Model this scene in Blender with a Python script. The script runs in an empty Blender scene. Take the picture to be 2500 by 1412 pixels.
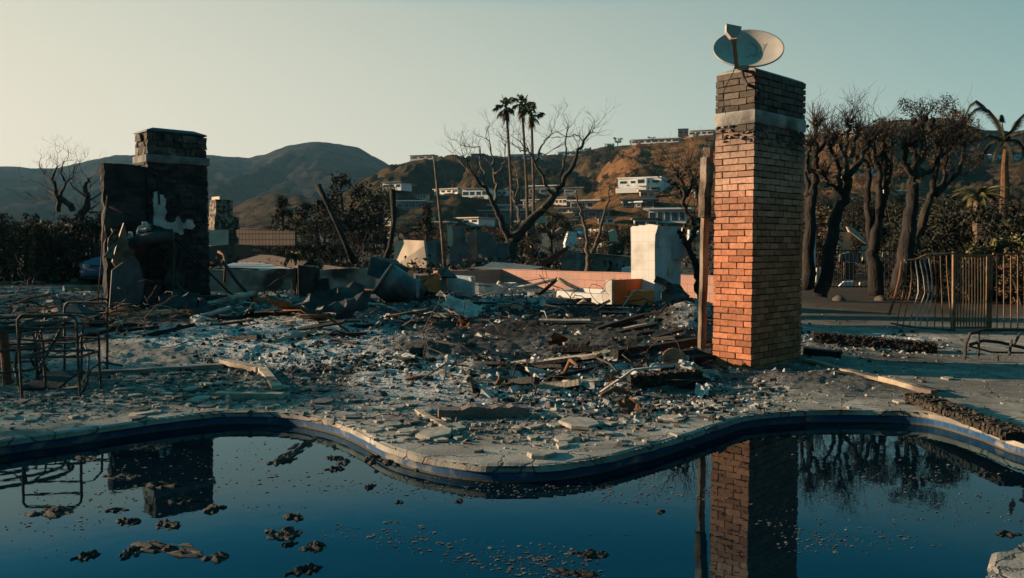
import bpy, math, random
import numpy as np
from mathutils import Vector, Matrix
from mathutils.bvhtree import BVHTree
V = Vector
rnd = random.Random(7)
S = bpy.context.scene
COL = S.collection

# ---------------------------------------------------------------- camera
FPX, CX, CY = 2000.0, 1250.0, 706.0          # photo pixels (2500 wide)
PITCH = math.atan(108 / FPX)
CAMP = V((0, 0, 1.53))
cam = bpy.data.cameras.new("camera")
cam.sensor_width = 36; cam.lens = 36 * FPX / 2500
cam.clip_start = 0.05; cam.clip_end = 9000
camo = bpy.data.objects.new("camera", cam); COL.objects.link(camo)
camo.location = CAMP; camo.rotation_euler = (math.pi / 2 - PITCH, 0, 0)
S.camera = camo

# ---------------------------------------------------------------- light
SUN_AZ, SUN_EL = math.radians(279), math.radians(13.0)
w = bpy.data.worlds.new("World"); S.world = w; w.use_nodes = True
nt = w.node_tree; N = nt.nodes; L = nt.links; N.clear()
out = N.new("ShaderNodeOutputWorld"); bg = N.new("ShaderNodeBackground")
sky = N.new("ShaderNodeTexSky"); sky.sky_type = 'NISHITA'; sky.sun_disc = False
sky.sun_elevation = SUN_EL; sky.sun_rotation = SUN_AZ
sky.dust_density = 2.0; sky.ozone_density = 2.0
tc = N.new("ShaderNodeTexCoord"); sep = N.new("ShaderNodeSeparateXYZ")
L.new(tc.outputs["Generated"], sep.inputs[0])
def ramp(stops):
    r = N.new("ShaderNodeValToRGB"); e = r.color_ramp.elements
    e[0].position = stops[0][0]; e[0].color = (*stops[0][1], 1)
    e[1].position = stops[-1][0]; e[1].color = (*stops[-1][1], 1)
    for p, c in stops[1:-1]:
        k = e.new(p); k.color = (*c, 1)
    L.new(sep.outputs[2], r.inputs[0]); return r
# dusk sky: cream towards the sun, teal away from it, deep blue overhead
rl = ramp([(0, (0.4417, 0.3775, 0.2982)), (0.1, (0.4266, 0.3737, 0.2907)), (0.2, (0.3851, 0.3548, 0.2793)), (0.272, (0.3435, 0.3307, 0.2642)), (0.296, (0.1892, 0.2838, 0.2967)), (0.318, (0.043, 0.215, 0.2752)), (0.345, (0.0086, 0.1634, 0.2408)), (0.4, (0.00688, 0.1419, 0.2193)), (0.6, (0.01032, 0.1462, 0.1892)), (1, (0.0086, 0.1161, 0.1505))])
rr = ramp([(0, (0.2291, 0.2883, 0.2568)), (0.1, (0.1975, 0.2686, 0.2449)), (0.2, (0.1382, 0.2173, 0.207)), (0.272, (0.09875, 0.1778, 0.1801)), (0.296, (0.0602, 0.1634, 0.1892)), (0.318, (0.01892, 0.1333, 0.1763)), (0.345, (0.0086, 0.1118, 0.1634)), (0.4, (0.00688, 0.0946, 0.1462)), (0.6, (0.0086, 0.1118, 0.1548)), (1, (0.0086, 0.1161, 0.1505))])
rd = ramp([(0.0, (.035, .075, .085)), (.10, (.030, .075, .085)), (.28, (.018, .075, .095)), (.5, (.012, .11, .15)), (1, (.010, .135, .175))])   # earth shadow opposite the sun
dot = N.new("ShaderNodeVectorMath"); dot.operation = 'DOT_PRODUCT'
dot.inputs[1].default_value = (math.sin(SUN_AZ), math.cos(SUN_AZ), 0)
L.new(tc.outputs["Generated"], dot.inputs[0])
mr = N.new("ShaderNodeMapRange"); mr.inputs[1].default_value = -.40; mr.inputs[2].default_value = .66
L.new(dot.outputs["Value"], mr.inputs[0])
mx = N.new("ShaderNodeMix"); mx.data_type = 'RGBA'
L.new(mr.outputs[0], mx.inputs[0]); L.new(rr.outputs[0], mx.inputs[6]); L.new(rl.outputs[0], mx.inputs[7])
sc = N.new("ShaderNodeMix"); sc.data_type = 'RGBA'; sc.blend_type = 'MULTIPLY'; sc.inputs[0].default_value = 1
sc.inputs[7].default_value = (.1, .1, .1, 1); L.new(sky.outputs[0], sc.inputs[6])
m2 = N.new("ShaderNodeMix"); m2.data_type = 'RGBA'; m2.inputs[0].default_value = .98
L.new(sc.outputs[2], m2.inputs[6]); mr3 = N.new('ShaderNodeMapRange'); mr3.inputs[1].default_value = -.41; mr3.inputs[2].default_value = -.64; L.new(dot.outputs['Value'], mr3.inputs[0])
mx3 = N.new('ShaderNodeMix'); mx3.data_type = 'RGBA'; L.new(mr3.outputs[0], mx3.inputs[0]); L.new(mx.outputs[2], mx3.inputs[6]); L.new(rd.outputs[0], mx3.inputs[7])
mr4 = N.new('ShaderNodeMapRange'); mr4.inputs[1].default_value = .25; mr4.inputs[2].default_value = -.35; L.new(sep.outputs[1], mr4.inputs[0])
mx4 = N.new('ShaderNodeMix'); mx4.data_type = 'RGBA'; L.new(mr4.outputs[0], mx4.inputs[0]); L.new(mx3.outputs[2], mx4.inputs[6]); L.new(rd.outputs[0], mx4.inputs[7])   # dimmer, bluer sky behind
L.new(mx4.outputs[2], m2.inputs[7])
L.new(m2.outputs[2], bg.inputs[0]); bg.inputs[1].default_value = 1.0
L.new(bg.outputs[0], out.inputs[0])
sl = bpy.data.lights.new("sun", 'SUN'); sl.energy = 5.0; sl.angle = math.radians(.6); sl.color = (1, .73, .48)
so = bpy.data.objects.new("sun", sl); COL.objects.link(so)
sd = V((math.sin(SUN_AZ) * math.cos(SUN_EL), math.cos(SUN_AZ) * math.cos(SUN_EL), math.sin(SUN_EL)))
so.rotation_euler = (-sd).to_track_quat('-Z', 'Y').to_euler(); so.location = (-20, 5, 12)
S.view_settings.view_transform = 'Standard'; S.view_settings.look = 'None'
S.view_settings.exposure = 1.0; S.view_settings.gamma = 1
S.cycles.max_bounces = 6; S.cycles.diffuse_bounces = 3; S.cycles.glossy_bounces = 3
S.cycles.transmission_bounces = 3; S.cycles.volume_bounces = 0; S.cycles.caustics_reflective = False
S.cycles.use_denoising = True

# ---------------------------------------------------------------- photo pixel -> place in the world (used while laying the site out)
def ray(px, py):
    u = (px - CX) / FPX; v = (CY - py) / FPX
    c, s = math.cos(PITCH), math.sin(PITCH)
    return V((u, c + v * s, -s + v * c))
def gp(px, py, z=0.0):
    d = ray(px, py); t = (z - CAMP.z) / d.z
    return CAMP + d * t
def at(px, py, Y):
    d = ray(px, py); return CAMP + d * (Y / d.y)

# ---------------------------------------------------------------- mesh helpers
WO = {}
def wo(o): return WO.get(o, V((0, 0, 0)))
class MB:
    def __init__(s): s.v = []; s.f = []; s.uv = None
    def add(s, vs, fs):
        n = len(s.v); s.v += [tuple(p) for p in vs]; s.f += [tuple(i + n for i in f) for f in fs]
    def box(s, c, size, R=None, jit=0):
        c = V(c); h = V(size) / 2; vs = []
        for i in (-1, 1):
            for j in (-1, 1):
                for k in (-1, 1):
                    p = V((i * h.x, j * h.y, k * h.z))
                    if jit: p += V((rnd.uniform(-jit, jit), rnd.uniform(-jit, jit), rnd.uniform(-jit, jit)))
                    if R is not None: p = R @ p
                    vs.append(c + p)
        s.add(vs, [(0, 1, 3, 2), (4, 6, 7, 5), (0, 4, 5, 1), (2, 3, 7, 6), (0, 2, 6, 4), (1, 5, 7, 3)])
    def beam(s, a, b, w_, h_, roll=0.0, jit=0.0, seg=1):
        a = V(a); b = V(b); R = frame(b - a, roll); n = max(1, seg); rings = []
        for i in range(n + 1):
            p = a.lerp(b, i / n)
            if jit: p = p + V((rnd.uniform(-jit, jit), rnd.uniform(-jit, jit), rnd.uniform(-jit, jit)))
            ww, hh = w_ * (1 + rnd.uniform(-jit, jit) * 4), h_ * (1 + rnd.uniform(-jit, jit) * 4)
            rings.append([p + R @ V((x * ww / 2, y * hh / 2, 0)) for x, y in ((-1, -1), (1, -1), (1, 1), (-1, 1))])
        s.loft(rings)
    def tube(s, pts, r, n=6, cap=True):
        pts = [V(p) for p in pts]; m = len(pts)
        rs = r if isinstance(r, (list, tuple)) else [r] * m
        if len(rs) != m: rs = [rs[0] + (rs[-1] - rs[0]) * i / (m - 1) for i in range(m)]
        rings = []; up = None
        for i, p in enumerate(pts):
            t = (pts[min(i + 1, m - 1)] - pts[max(i - 1, 0)])
            t = t.normalized() if t.length > 1e-9 else V((0, 0, 1))
            if up is None: up = V((1, 0, 0)) if abs(t.x) < .8 else V((0, 1, 0))
            x = (up - t * up.dot(t)); x = x.normalized() if x.length > 1e-6 else t.orthogonal().normalized()
            y = t.cross(x); up = x
            rings.append([p + (x * math.cos(a) + y * math.sin(a)) * rs[i] for a in (2 * math.pi * k / n for k in range(n))])
        s.loft(rings, cap)
    def loft(s, rings, cap=True, closed=True):
        n = len(rings[0]); vs = [p for r in rings for p in r]; fs = []
        for i in range(len(rings) - 1):
            for k in range(n if closed else n - 1):
                a = i * n + k; b = i * n + (k + 1) % n
                fs.append((a, b, b + n, a + n))
        if cap:
            fs.append(tuple(range(n - 1, -1, -1))); fs.append(tuple(range((len(rings) - 1) * n, len(rings) * n)))
        s.add(vs, fs)
    def prism(s, poly, z0, z1):
        n = len(poly)
        s.loft([[V((p[0], p[1], z0)) for p in poly], [V((p[0], p[1], z1)) for p in poly]])
    def slab(s, poly, nrm):
        """polygon in space given a thickness vector"""
        s.loft([[V(p) for p in poly], [V(p) + V(nrm) for p in poly]])
    def build(s, name, mat, parent=None, origin=None, smooth=False, rot=None):
        o_ = V(origin) if origin is not None else (wo(parent) if parent else V((0, 0, 0)))
        me = bpy.data.meshes.new(name)
        me.from_pydata([(p[0] - o_.x, p[1] - o_.y, p[2] - o_.z) for p in s.v], [], s.f)
        if mat: me.materials.append(mat)
        if smooth: me.shade_smooth()
        me.update(); o = bpy.data.objects.new(name, me); COL.objects.link(o)
        if parent: o.parent = parent; o.location = o_ - wo(parent)
        else: o.location = o_
        WO[o] = o_
        return o
def frame(d, roll=0.0):
    z = V(d).normalized(); x = z.cross(V((0, 0, 1)))
    if x.length < 1e-4: x = V((1, 0, 0))
    x.normalize(); y = z.cross(x)
    if y.z < 0: y = -y; x = -x
    R = Matrix((x, y, z)).transposed()
    return R @ Matrix.Rotation(roll, 3, 'Z')
def rotz(a): return Matrix.Rotation(a, 3, 'Z')
def reul(a, b, c): return Matrix.Rotation(c, 3, 'Z') @ Matrix.Rotation(b, 3, 'Y') @ Matrix.Rotation(a, 3, 'X')
def tag(o, label=None, cat=None, group=None, kind=None):
    if label: o["label"] = label
    if cat: o["category"] = cat
    if group: o["group"] = group
    if kind: o["kind"] = kind
    return o
def thing(name, label, cat, loc, group=None):
    o = bpy.data.objects.new(name, None); COL.objects.link(o); o.empty_display_size = .2
    o.location = loc; WO[o] = V(loc); return tag(o, label, cat, group)
def copy_thing(o, loc, rz=0.0, scale=1.0, label=None, group=None, parent=None):
    c = o.copy(); COL.objects.link(c); c.parent = parent
    if parent is None:
        c.location = loc; c.rotation_euler = (0, 0, rz)
        c.scale = (scale,) * 3 if not isinstance(scale, (tuple, list)) else scale
        WO[c] = V(loc)
        if label: c["label"] = label
        if group: c["group"] = group
    for ch in o.children: copy_thing(ch, None, parent=c)
    return c

# ---------------------------------------------------------------- noise in numpy
def _hash(ix, iy, s):
    h = (ix.astype(np.int64) * 374761393 + iy.astype(np.int64) * 668265263 + s * 974634721) & 0x7fffffff
    h = ((h ^ (h >> 13)) * 1274126177) & 0x7fffffff
    return ((h ^ (h >> 16)) & 0xffff) / 65535.0
def vnoise(x, y, s=0):
    x = np.asarray(x, float); y = np.asarray(y, float)
    ix = np.floor(x); iy = np.floor(y); fx = x - ix; fy = y - iy
    fx = fx * fx * (3 - 2 * fx); fy = fy * fy * (3 - 2 * fy)
    a = _hash(ix, iy, s); b = _hash(ix + 1, iy, s); c = _hash(ix, iy + 1, s); d = _hash(ix + 1, iy + 1, s)
    return (a + (b - a) * fx) * (1 - fy) + (c + (d - c) * fx) * fy
def fbm(x, y, s=0, o=4, g=.5):
    t = 0; a = 1.0; n = 0
    for i in range(o):
        t = t + a * (vnoise(np.asarray(x) * 2 ** i + 17.3 * i, np.asarray(y) * 2 ** i - 9.1 * i, s + i) - .5); n += a; a *= g
    return t / n * 2
def ss(a, b, x): t = np.clip((np.asarray(x, float) - a) / (b - a), 0, 1); return t * t * (3 - 2 * t)

# ---------------------------------------------------------------- materials
def newmat(name):
    m = bpy.data.materials.new(name); m.use_nodes = True
    t = m.node_tree; return m, t.nodes, t.links, t.nodes["Principled BSDF"]
def nd(N, kind, **kw):
    n = N.new("ShaderNode" + kind)
    for k, v in kw.items(): setattr(n, k, v)
    return n
def M(name, c1, c2=None, scale=6.0, rough=.85, bump=.15, bscale=None, metal=0.0, c3=None, spec=.3, isl=0.0, stretch=None, det=5, lo=.35, hi=.65):
    """weathered surface: noise mix of two colours, optional third for blotches, noise bump, per-piece brightness"""
    m, N, L, P = newmat(name)
    P.inputs["Roughness"].default_value = rough; P.inputs["Metallic"].default_value = metal
    P.inputs["Specular IOR Level"].default_value = spec
    tc = nd(N, "TexCoord"); src = tc.outputs["Object"]
    if stretch:
        mp = nd(N, "Mapping"); mp.inputs["Scale"].default_value = stretch; L.new(src, mp.inputs[0]); src = mp.outputs[0]
    c2 = c2 or tuple(x * .6 for x in c1)
    n1 = nd(N, "TexNoise"); n1.inputs["Scale"].default_value = scale; n1.inputs["Detail"].default_value = det; L.new(src, n1.inputs[0])
    r = nd(N, "ValToRGB"); e = r.color_ramp.elements
    e[0].position = lo; e[0].color = (*c2, 1); e[1].position = hi; e[1].color = (*c1, 1); L.new(n1.outputs[0], r.inputs[0])
    col = r.outputs[0]
    if c3:
        n3 = nd(N, "TexNoise"); n3.inputs["Scale"].default_value = scale * .37; n3.inputs["Detail"].default_value = 6; L.new(src, n3.inputs[0])
        r3 = nd(N, "ValToRGB"); r3.color_ramp.elements[0].position = .52; r3.color_ramp.elements[1].position = .64
        L.new(n3.outputs[0], r3.inputs[0])
        x = nd(N, "Mix", data_type='RGBA'); L.new(r3.outputs[0], x.inputs[0]); L.new(col, x.inputs[6]); x.inputs[7].default_value = (*c3, 1); col = x.outputs[2]
    if isl:
        g = nd(N, "NewGeometry"); mr = nd(N, "MapRange"); mr.inputs[3].default_value = 1 - isl; mr.inputs[4].default_value = 1 + isl
        L.new(g.outputs["Random Per Island"], mr.inputs[0])
        hs = nd(N, "HueSaturation"); L.new(mr.outputs[0], hs.inputs["Value"]); L.new(col, hs.inputs["Color"]); col = hs.outputs[0]
    L.new(col, P.inputs["Base Color"])
    if bump:
        nb = nd(N, "TexNoise"); nb.inputs["Scale"].default_value = bscale or scale * 4; nb.inputs["Detail"].default_value = 4; L.new(src, nb.inputs[0])
        b = nd(N, "Bump"); b.inputs["Strength"].default_value = bump; b.inputs["Distance"].default_value = .05; L.new(nb.outputs[0], b.inputs["Height"]); L.new(b.outputs[0], P.inputs["Normal"])
    return m
K = {}
K['char'] = M("charred_wood", (.022, .02, .019), (.008, .008, .008), 9, .8, .5, 30)
K['soot'] = M("sooty_metal", (.035, .036, .038), (.012, .012, .013), 5, .6, .15, 25, metal=.2, c3=(.06, .05, .045))
K['iron'] = M("burnt_iron", (.075, .062, .052), (.03, .026, .023), 14, .65, .15, 60, metal=.3)
K['rust'] = M("rusty_metal", (.19, .085, .04), (.09, .04, .022), 7, .8, .2, 40, metal=.1)
K['ash_w'] = M("ashy_plaster", (.50, .48, .45), (.30, .29, .28), 7, .95, .3, 30, isl=.25)
K['wood_pale'] = M("weathered_wood", (.46, .38, .28), (.24, .18, .13), 4, .85, .25, 20, stretch=(1, 1, 1), c3=(.12, .09, .07))
K['plaster'] = M("white_plaster", (.62, .62, .60), (.46, .46, .45), 3, .9, .12, 20, c3=(.5, .5, .48))
K['stone_dark'] = M("sooty_stone", (.048, .045, .043), (.011, .011, .012), 8, .85, .5, 30, isl=.5, c3=(.05, .045, .042))
K['concrete'] = M("concrete", (.34, .32, .29), (.22, .21, .19), 4, .9, .25, 30, c3=(.13, .12, .11))
K['stucco'] = M("burnt_stucco", (.30, .26, .22), (.16, .14, .12), 2.5, .95, .2, 30, c3=(.04, .036, .032))
K['greywall'] = M("grey_wall", (.17, .17, .165), (.10, .10, .10), 1.2, .95, .15, 20, c3=(.05, .05, .05))
K['cream'] = M("cream_wall", (.62, .50, .37), (.48, .37, .27), 1.5, .9, .1, 15, c3=(.36, .30, .25))
K['pink'] = M("pink_block", (.40, .22, .165), (.32, .175, .135), 2.5, .95, .2, 40)
K['bark'] = M("burnt_bark", (.055, .043, .034), (.02, .017, .015), 6, .95, .6, 22)
K['bark_b'] = M("brown_bark", (.15, .105, .07), (.055, .042, .032), 6, .95, .6, 22)
K['slate'] = M("broken_flagstone", (.36, .31, .255), (.21, .185, .16), 7, .9, .25, 40, isl=.3)
K['white'] = M("white_paint", (.74, .73, .69), (.62, .61, .58), 3, .7, .05, 20)
K['glass'] = M("window_glass", (.03, .045, .05), (.02, .03, .035), 3, .1, 0, spec=.6)
K['roof'] = M("roof_cover", (.28, .25, .22), (.19, .17, .15), 3, .9, .1)
K['leaf_dark'] = M("scorched_leaves", (.036, .034, .02), (.016, .017, .011), .8, .9, 0, isl=.6)
K['leaf_brown'] = M("dry_brown_leaves", (.11, .065, .032), (.05, .032, .018), .8, .9, 0, isl=.6)
K['leaf_palm'] = M('palm_fronds', (.13, .13, .055), (.07, .075, .035), .8, .8, 0, isl=.5)
K['leaf_green'] = M("dull_green_leaves", (.075, .08, .026), (.035, .045, .018), .8, .8, 0, isl=.5)
K['leaf_lit'] = M("broad_leaves", (.15, .125, .04), (.07, .065, .025), .8, .7, 0, isl=.5)
K['brickw'] = None

# house axes: the burnt house and its walls stand at an angle to the pool
E1 = V((math.sin(math.radians(136)), math.cos(math.radians(136)), 0))     # right and nearer
E2 = V((math.sin(math.radians(46)), math.cos(math.radians(46)), 0))       # right and farther
RH = Matrix((E1, E2, V((0, 0, 1)))).transposed()                          # local (u, w, z) -> world
UP = V((0, 0, 1))
# ================================================================ pool outline, ground
def catmull(P, n=8):
    out = []; m = len(P)
    for i in range(m):
        a, b, c, d = (np.array(P[(i + k - 1) % m], float) for k in range(4))
        for t in np.linspace(0, 1, n, endpoint=False):
            out.append(tuple(.5 * (2 * b + (c - a) * t + (2 * a - 5 * b + 4 * c - d) * t ** 2 + (3 * b - a - 3 * c + d) * t ** 3)))
    return out
pool_px = [(0, 1078), (200, 1050), (400, 1021), (560, 1006), (700, 1009), (800, 1026), (870, 1052), (950, 1092), (1050, 1119), (1150, 1134), (1250, 1139), (1350, 1134), (1450, 1121), (1550, 1098), (1650, 1070), (1750, 1038), (1830, 1014), (1950, 1004), (2060, 1001), (2170, 1003), (2280, 1012), (2390, 1042), (2500, 1080)]
PP = [tuple(gp(x, y)[:2]) for x, y in pool_px]
PP += [(4.35, 5.55), (4.35, 4.95), (3.7, 4.65), (3.05, 4.35), tuple(gp(2520, 1318)[:2]), tuple(gp(2468, 1345)[:2]), tuple(gp(2428, 1382)[:2]), tuple(gp(2402, 1430)[:2]), (1.95, 3.2), (1.5, 2.85), (0.3, 2.6), (-1.2, 2.6), (-2.6, 2.9), (-3.8, 3.7), (-4.5, 4.7), (-4.5, 5.6)]
POOL = catmull(PP, 8)
PA = np.array(POOL)
def inside_pool(x, y):
    x = np.asarray(x); y = np.asarray(y); c = np.zeros(x.shape, bool)
    for i in range(len(PA)):
        x0, y0 = PA[i]; x1, y1 = PA[i - 1]
        k = ((y0 > y) != (y1 > y)) & (x < (x1 - x0) * (y - y0) / (y1 - y0 + 1e-12) + x0)
        c ^= k
    return c
def pool_dist(x, y):
    d = np.full(np.shape(x), 1e9)
    for i in range(0, len(PA), 2):
        d = np.minimum(d, (x - PA[i, 0]) ** 2 + (y - PA[i, 1]) ** 2)
    return np.sqrt(d)
def topix(x, y, z=0):
    c, s = math.cos(PITCH), math.sin(PITCH); dz = z - CAMP.z
    dep = y * c - dz * s; v = y * s + dz * c
    return CX + FPX * x / dep, CY - FPX * v / dep
def blobs(px, py, L_):
    m = np.zeros(np.shape(px))
    for cx, cy, rx, ry, wt in L_:
        m = np.maximum(m, wt * np.exp(-(((px - cx) / rx) ** 2 + ((py - cy) / ry) ** 2) ** 1.3))
    return m
ASH = [(760, 855, 300, 55, 1), (500, 840, 300, 25, .75), (1010, 930, 190, 60, .9), (1340, 945, 330, 55, 1), (1560, 985, 180, 30, .7), (1200, 770, 300, 34, .55), (700, 760, 240, 25, .5), (2110, 830, 190, 22, .85), (1685, 815, 60, 35, 1), (130, 745, 160, 22, .6), (1500, 900, 160, 16, .7), (350, 900, 300, 22, .55), (1560, 760, 160, 20, .55), (960, 700, 60, 20, .5)]
CHAR = [(1330, 822, 420, 34, 1), (250, 800, 330, 26, 1), (1040, 862, 150, 20, .9), (800, 790, 160, 20, .8), (1560, 860, 250, 22, .8), (2230, 872, 220, 16, .7), (1180, 930, 60, 26, .7), (1600, 960, 110, 30, .7), (1450, 790, 160, 30, .9), (310, 940, 430, 48, .62), (1180, 1035, 400, 32, .5), (620, 965, 200, 36, .5)]
SOIL = [(2250, 752, 560, 52, 1), (2050, 722, 420, 40, 1), (2450, 740, 300, 50, 1)]
def masks(x, y, z=0):
    px, py = topix(x, y, z)
    wx = px + 60 * fbm(x * .9, y * .9, 3); wy = py + 14 * fbm(x * .9, y * .9, 5)
    return blobs(wx, wy, ASH), blobs(wx, wy, CHAR), blobs(wx, wy, SOIL)
def gz(x, y, fine=True):
    """ground height: flat pool deck, heaped house remains, level yard behind"""
    x = np.asarray(x, float); y = np.asarray(y, float)
    rise = .29 * ss(9.6, 15, y) * (1 - ss(3.4, 6.0, x))
    px, py = topix(x, y)
    deb = ss(1005, 905, py + 25 * fbm(x * .7, y * .7, 21)) * (1 - ss(3.3, 5.0, x + .5 * fbm(x, y, 8)) * (1 - blobs(px, py, [(2110, 835, 220, 32, 1)])))
    deb = deb * (1 - ss(21, 25, y)); deb = np.where(px < 600, deb * .75, deb)
    z = rise + deb * (.13 * fbm(x * .6, y * .6, 31, 4) + .02)
    z = z + deb * .16 * blobs(px, py, [(1180, 915, 70, 30, 1), (1620, 945, 95, 26, .9), (1380, 920, 90, 22, .8), (1680, 815, 70, 38, 1.5), (1040, 772, 120, 18, .95), (1260, 776, 150, 16, .5), (620, 775, 160, 16, 1.0), (860, 775, 90, 14, .9), (1050, 862, 140, 16, .8), (160, 765, 150, 22, 1.2), (1540, 905, 100, 16, .8)])
    if fine:
        z = z + deb * (.06 * fbm(x * 3.2, y * 3.2, 41, 4) + .025 * fbm(x * 13, y * 13, 47, 3, .6)) + (1 - deb) * .006 * fbm(x * 6, y * 6, 51, 3)
    return z
def g1(x, y): return float(gz(np.array([x]), np.array([y]))[0])
def onground(px, py):
    z = 0.0
    for _ in range(6):
        p = gp(px, py, z); z = g1(p.x, p.y)
    return V((p.x, p.y, z))

def grid_mesh(name, X, Y, Z, mat, keep=None, attrs=None, smooth=True):
    r, c = X.shape; co = np.stack([X, Y, Z], -1).reshape(-1, 3)
    i = np.arange(r * c).reshape(r, c)
    q = np.stack([i[:-1, :-1], i[:-1, 1:], i[1:, 1:], i[1:, :-1]], -1).reshape(-1, 4)
    if keep is not None: q = q[keep.reshape(-1)]
    me = bpy.data.meshes.new(name); me.vertices.add(len(co)); me.vertices.foreach_set("co", co.ravel())
    me.loops.add(q.size); me.loops.foreach_set("vertex_index", q.ravel())
    me.polygons.add(len(q)); me.polygons.foreach_set("loop_start", np.arange(len(q)) * 4)
    me.update(calc_edges=True); me.validate()
    for k, a in (attrs or {}).items():
        at_ = me.attributes.new(k, 'FLOAT', 'POINT'); at_.data.foreach_set("value", np.asarray(a, np.float32).ravel())
    me.materials.append(mat)
    if smooth: me.shade_smooth()
    o = bpy.data.objects.new(name, me); COL.objects.link(o); return o

def ground_material():
    m, N, L, P = newmat("ash_and_flagstone")
    P.inputs["Roughness"].default_value = .95; P.inputs["Specular IOR Level"].default_value = .15
    geo = nd(N, "NewGeometry"); pos = geo.outputs["Position"]
    def noise(s, d=5, r=.6):
        n = nd(N, "TexNoise"); n.inputs["Scale"].default_value = s; n.inputs["Detail"].default_value = d; n.inputs["Roughness"].default_value = r; L.new(pos, n.inputs[0]); return n.outputs[0]
    def rp(src, a, b, ca, cb):
        r = nd(N, "ValToRGB"); e = r.color_ramp.elements; e[0].position = a; e[1].position = b
        e[0].color = (*ca, 1); e[1].color = (*cb, 1); L.new(src, r.inputs[0]); return r.outputs[0]
    def mix(f, a, b):
        x = nd(N, "Mix", data_type='RGBA'); L.new(f, x.inputs[0])
        for s, i in ((a, 6), (b, 7)):
            if isinstance(s, tuple): x.inputs[i].default_value = (*s, 1)
            else: L.new(s, x.inputs[i])
        return x.outputs[2]
    def attr(n): a = nd(N, "Attribute", attribute_name=n); return a.outputs["Fac"]
    def math_(op, a, b):
        x = nd(N, "Math", operation=op)
        for s, i in ((a, 0), (b, 1)):
            if isinstance(s, (int, float)): x.inputs[i].default_value = s
            else: L.new(s, x.inputs[i])
        x.use_clamp = True; return x.outputs[0]
    # flagstones: irregular cells with dark joints
    vo = nd(N, "TexVoronoi", feature='DISTANCE_TO_EDGE'); vo.inputs["Scale"].default_value = 2.3; wv = nd(N, "TexNoise"); wv.inputs["Scale"].default_value = 2.6; wv.inputs["Detail"].default_value = 5; L.new(pos, wv.inputs[0]); wm = nd(N, "VectorMath", operation="MULTIPLY_ADD"); L.new(wv.outputs["Color"], wm.inputs[0]); wm.inputs[1].default_value = (.55, .55, .0); L.new(pos, wm.inputs[2]); L.new(wm.outputs[0], vo.inputs[0])
    vc = nd(N, "TexVoronoi"); vc.inputs["Scale"].default_value = 2.3; L.new(wm.outputs[0], vc.inputs[0])
    hs = nd(N, "HueSaturation"); L.new(rp(noise(3.5), .3, .7, (.25, .23, .205), (.44, .40, .345)), hs.inputs["Color"])
    sx = nd(N, "SeparateColor"); L.new(vc.outputs["Color"], sx.inputs[0])
    mr = nd(N, "MapRange"); mr.inputs[3].default_value = .86; mr.inputs[4].default_value = 1.14; L.new(sx.outputs[0], mr.inputs[0]); L.new(mr.outputs[0], hs.inputs["Value"])
    joint = nd(N, "MapRange"); joint.inputs[1].default_value = .004; joint.inputs[2].default_value = .026; L.new(vo.outputs["Distance"], joint.inputs[0])
    deck = mix(joint.outputs[0], (.15, .14, .128), hs.outputs[0])
    soot = rp(noise(1.3, 6), .42, .66, (1, 1, 1), (0, 0, 0))
    deck = mix(math_('MULTIPLY', soot, .5), deck, (.075, .068, .062))
    # burnt house floor: speckled ash over char
    sp = rp(noise(30, 8, .8), .45, .58, (.018, .018, .018), (.21, .21, .205))
    sp2 = rp(noise(5, 6, .7), .40, .62, (.02, .02, .02), (.13, .125, .118))
    deb = mix(rp(noise(2.2, 4), .4, .6, (0, 0, 0), (1, 1, 1)), sp, sp2)
    ashc = mix(rp(noise(34, 8, .8), .43, .56, (0, 0, 0), (1, 1, 1)), (.035, .035, .035), (.60, .59, .575))
    an = math_('ADD', attr("ash"), math_('SUBTRACT', noise(3.0, 7, .7), .56))
    af = rp(an, .30, .62, (0, 0, 0), (1, 1, 1))
    col = mix(attr("deb"), deck, deb)
    col = mix(af, col, ashc)
    cn = math_('MULTIPLY', attr("char"), rp(noise(4.2, 6, .7), .30, .50, (.25, .25, .25), (1, 1, 1)))
    charc = mix(rp(noise(30, 5, .7), .56, .70, (0, 0, 0), (1, 1, 1)), (.017, .015, .013), (.10, .08, .062))
    col = mix(cn, col, charc)
    soilc = rp(noise(9, 6, .7), .35, .7, (.022, .016, .012), (.075, .05, .032))
    col = mix(attr("soil"), col, soilc)
    L.new(col, P.inputs["Base Color"])
    bh = mix(attr("deb"), joint.outputs[0], noise(40, 5, .7))
    b = nd(N, "Bump"); b.inputs["Strength"].default_value = .7; b.inputs["Distance"].default_value = .03; L.new(bh, b.inputs["Height"])
    b2 = nd(N, "Bump"); b2.inputs["Strength"].default_value = .35; b2.inputs["Distance"].default_value = .02; L.new(noise(60, 4), b2.inputs["Height"]); L.new(b.outputs[0], b2.inputs["Normal"])
    L.new(b2.outputs[0], P.inputs["Normal"])
    return m
K['ground'] = ground_material()
rows = np.concatenate([np.geomspace(1.2, 16, 430), np.geomspace(16, 44, 110)[1:]])
us = np.linspace(-1.05, 1.05, 860)
Yg, Ug = np.meshgrid(rows, us, indexing='ij'); Xg = Ug * np.maximum(Yg, 3.0)
ash, chr_, soil = masks(Xg, Yg)
pxg, pyg = topix(Xg, Yg)
wob = fbm(Xg * 1.1, Yg * 1.1, 61)
debm = ss(1000, 930, pyg + 40 * wob) * (1 - ss(3.2, 4.6, Xg + .6 * wob) * ss(1080, 800, pyg))
debm = np.where(pxg < 640, ss(915, 850, pyg + 25 * wob), debm)
debm = np.maximum(debm, ss(.25, .7, ash))
debm = np.maximum(debm, ss(19, 24, Yg))
Zg = gz(Xg, Yg)
Xc = (Xg[:-1, :-1] + Xg[1:, 1:]) / 2; Yc = (Yg[:-1, :-1] + Yg[1:, 1:]) / 2
inp = inside_pool(Xc, Yc)
soil = np.maximum(soil, ss(24, 30, Yg))
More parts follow.
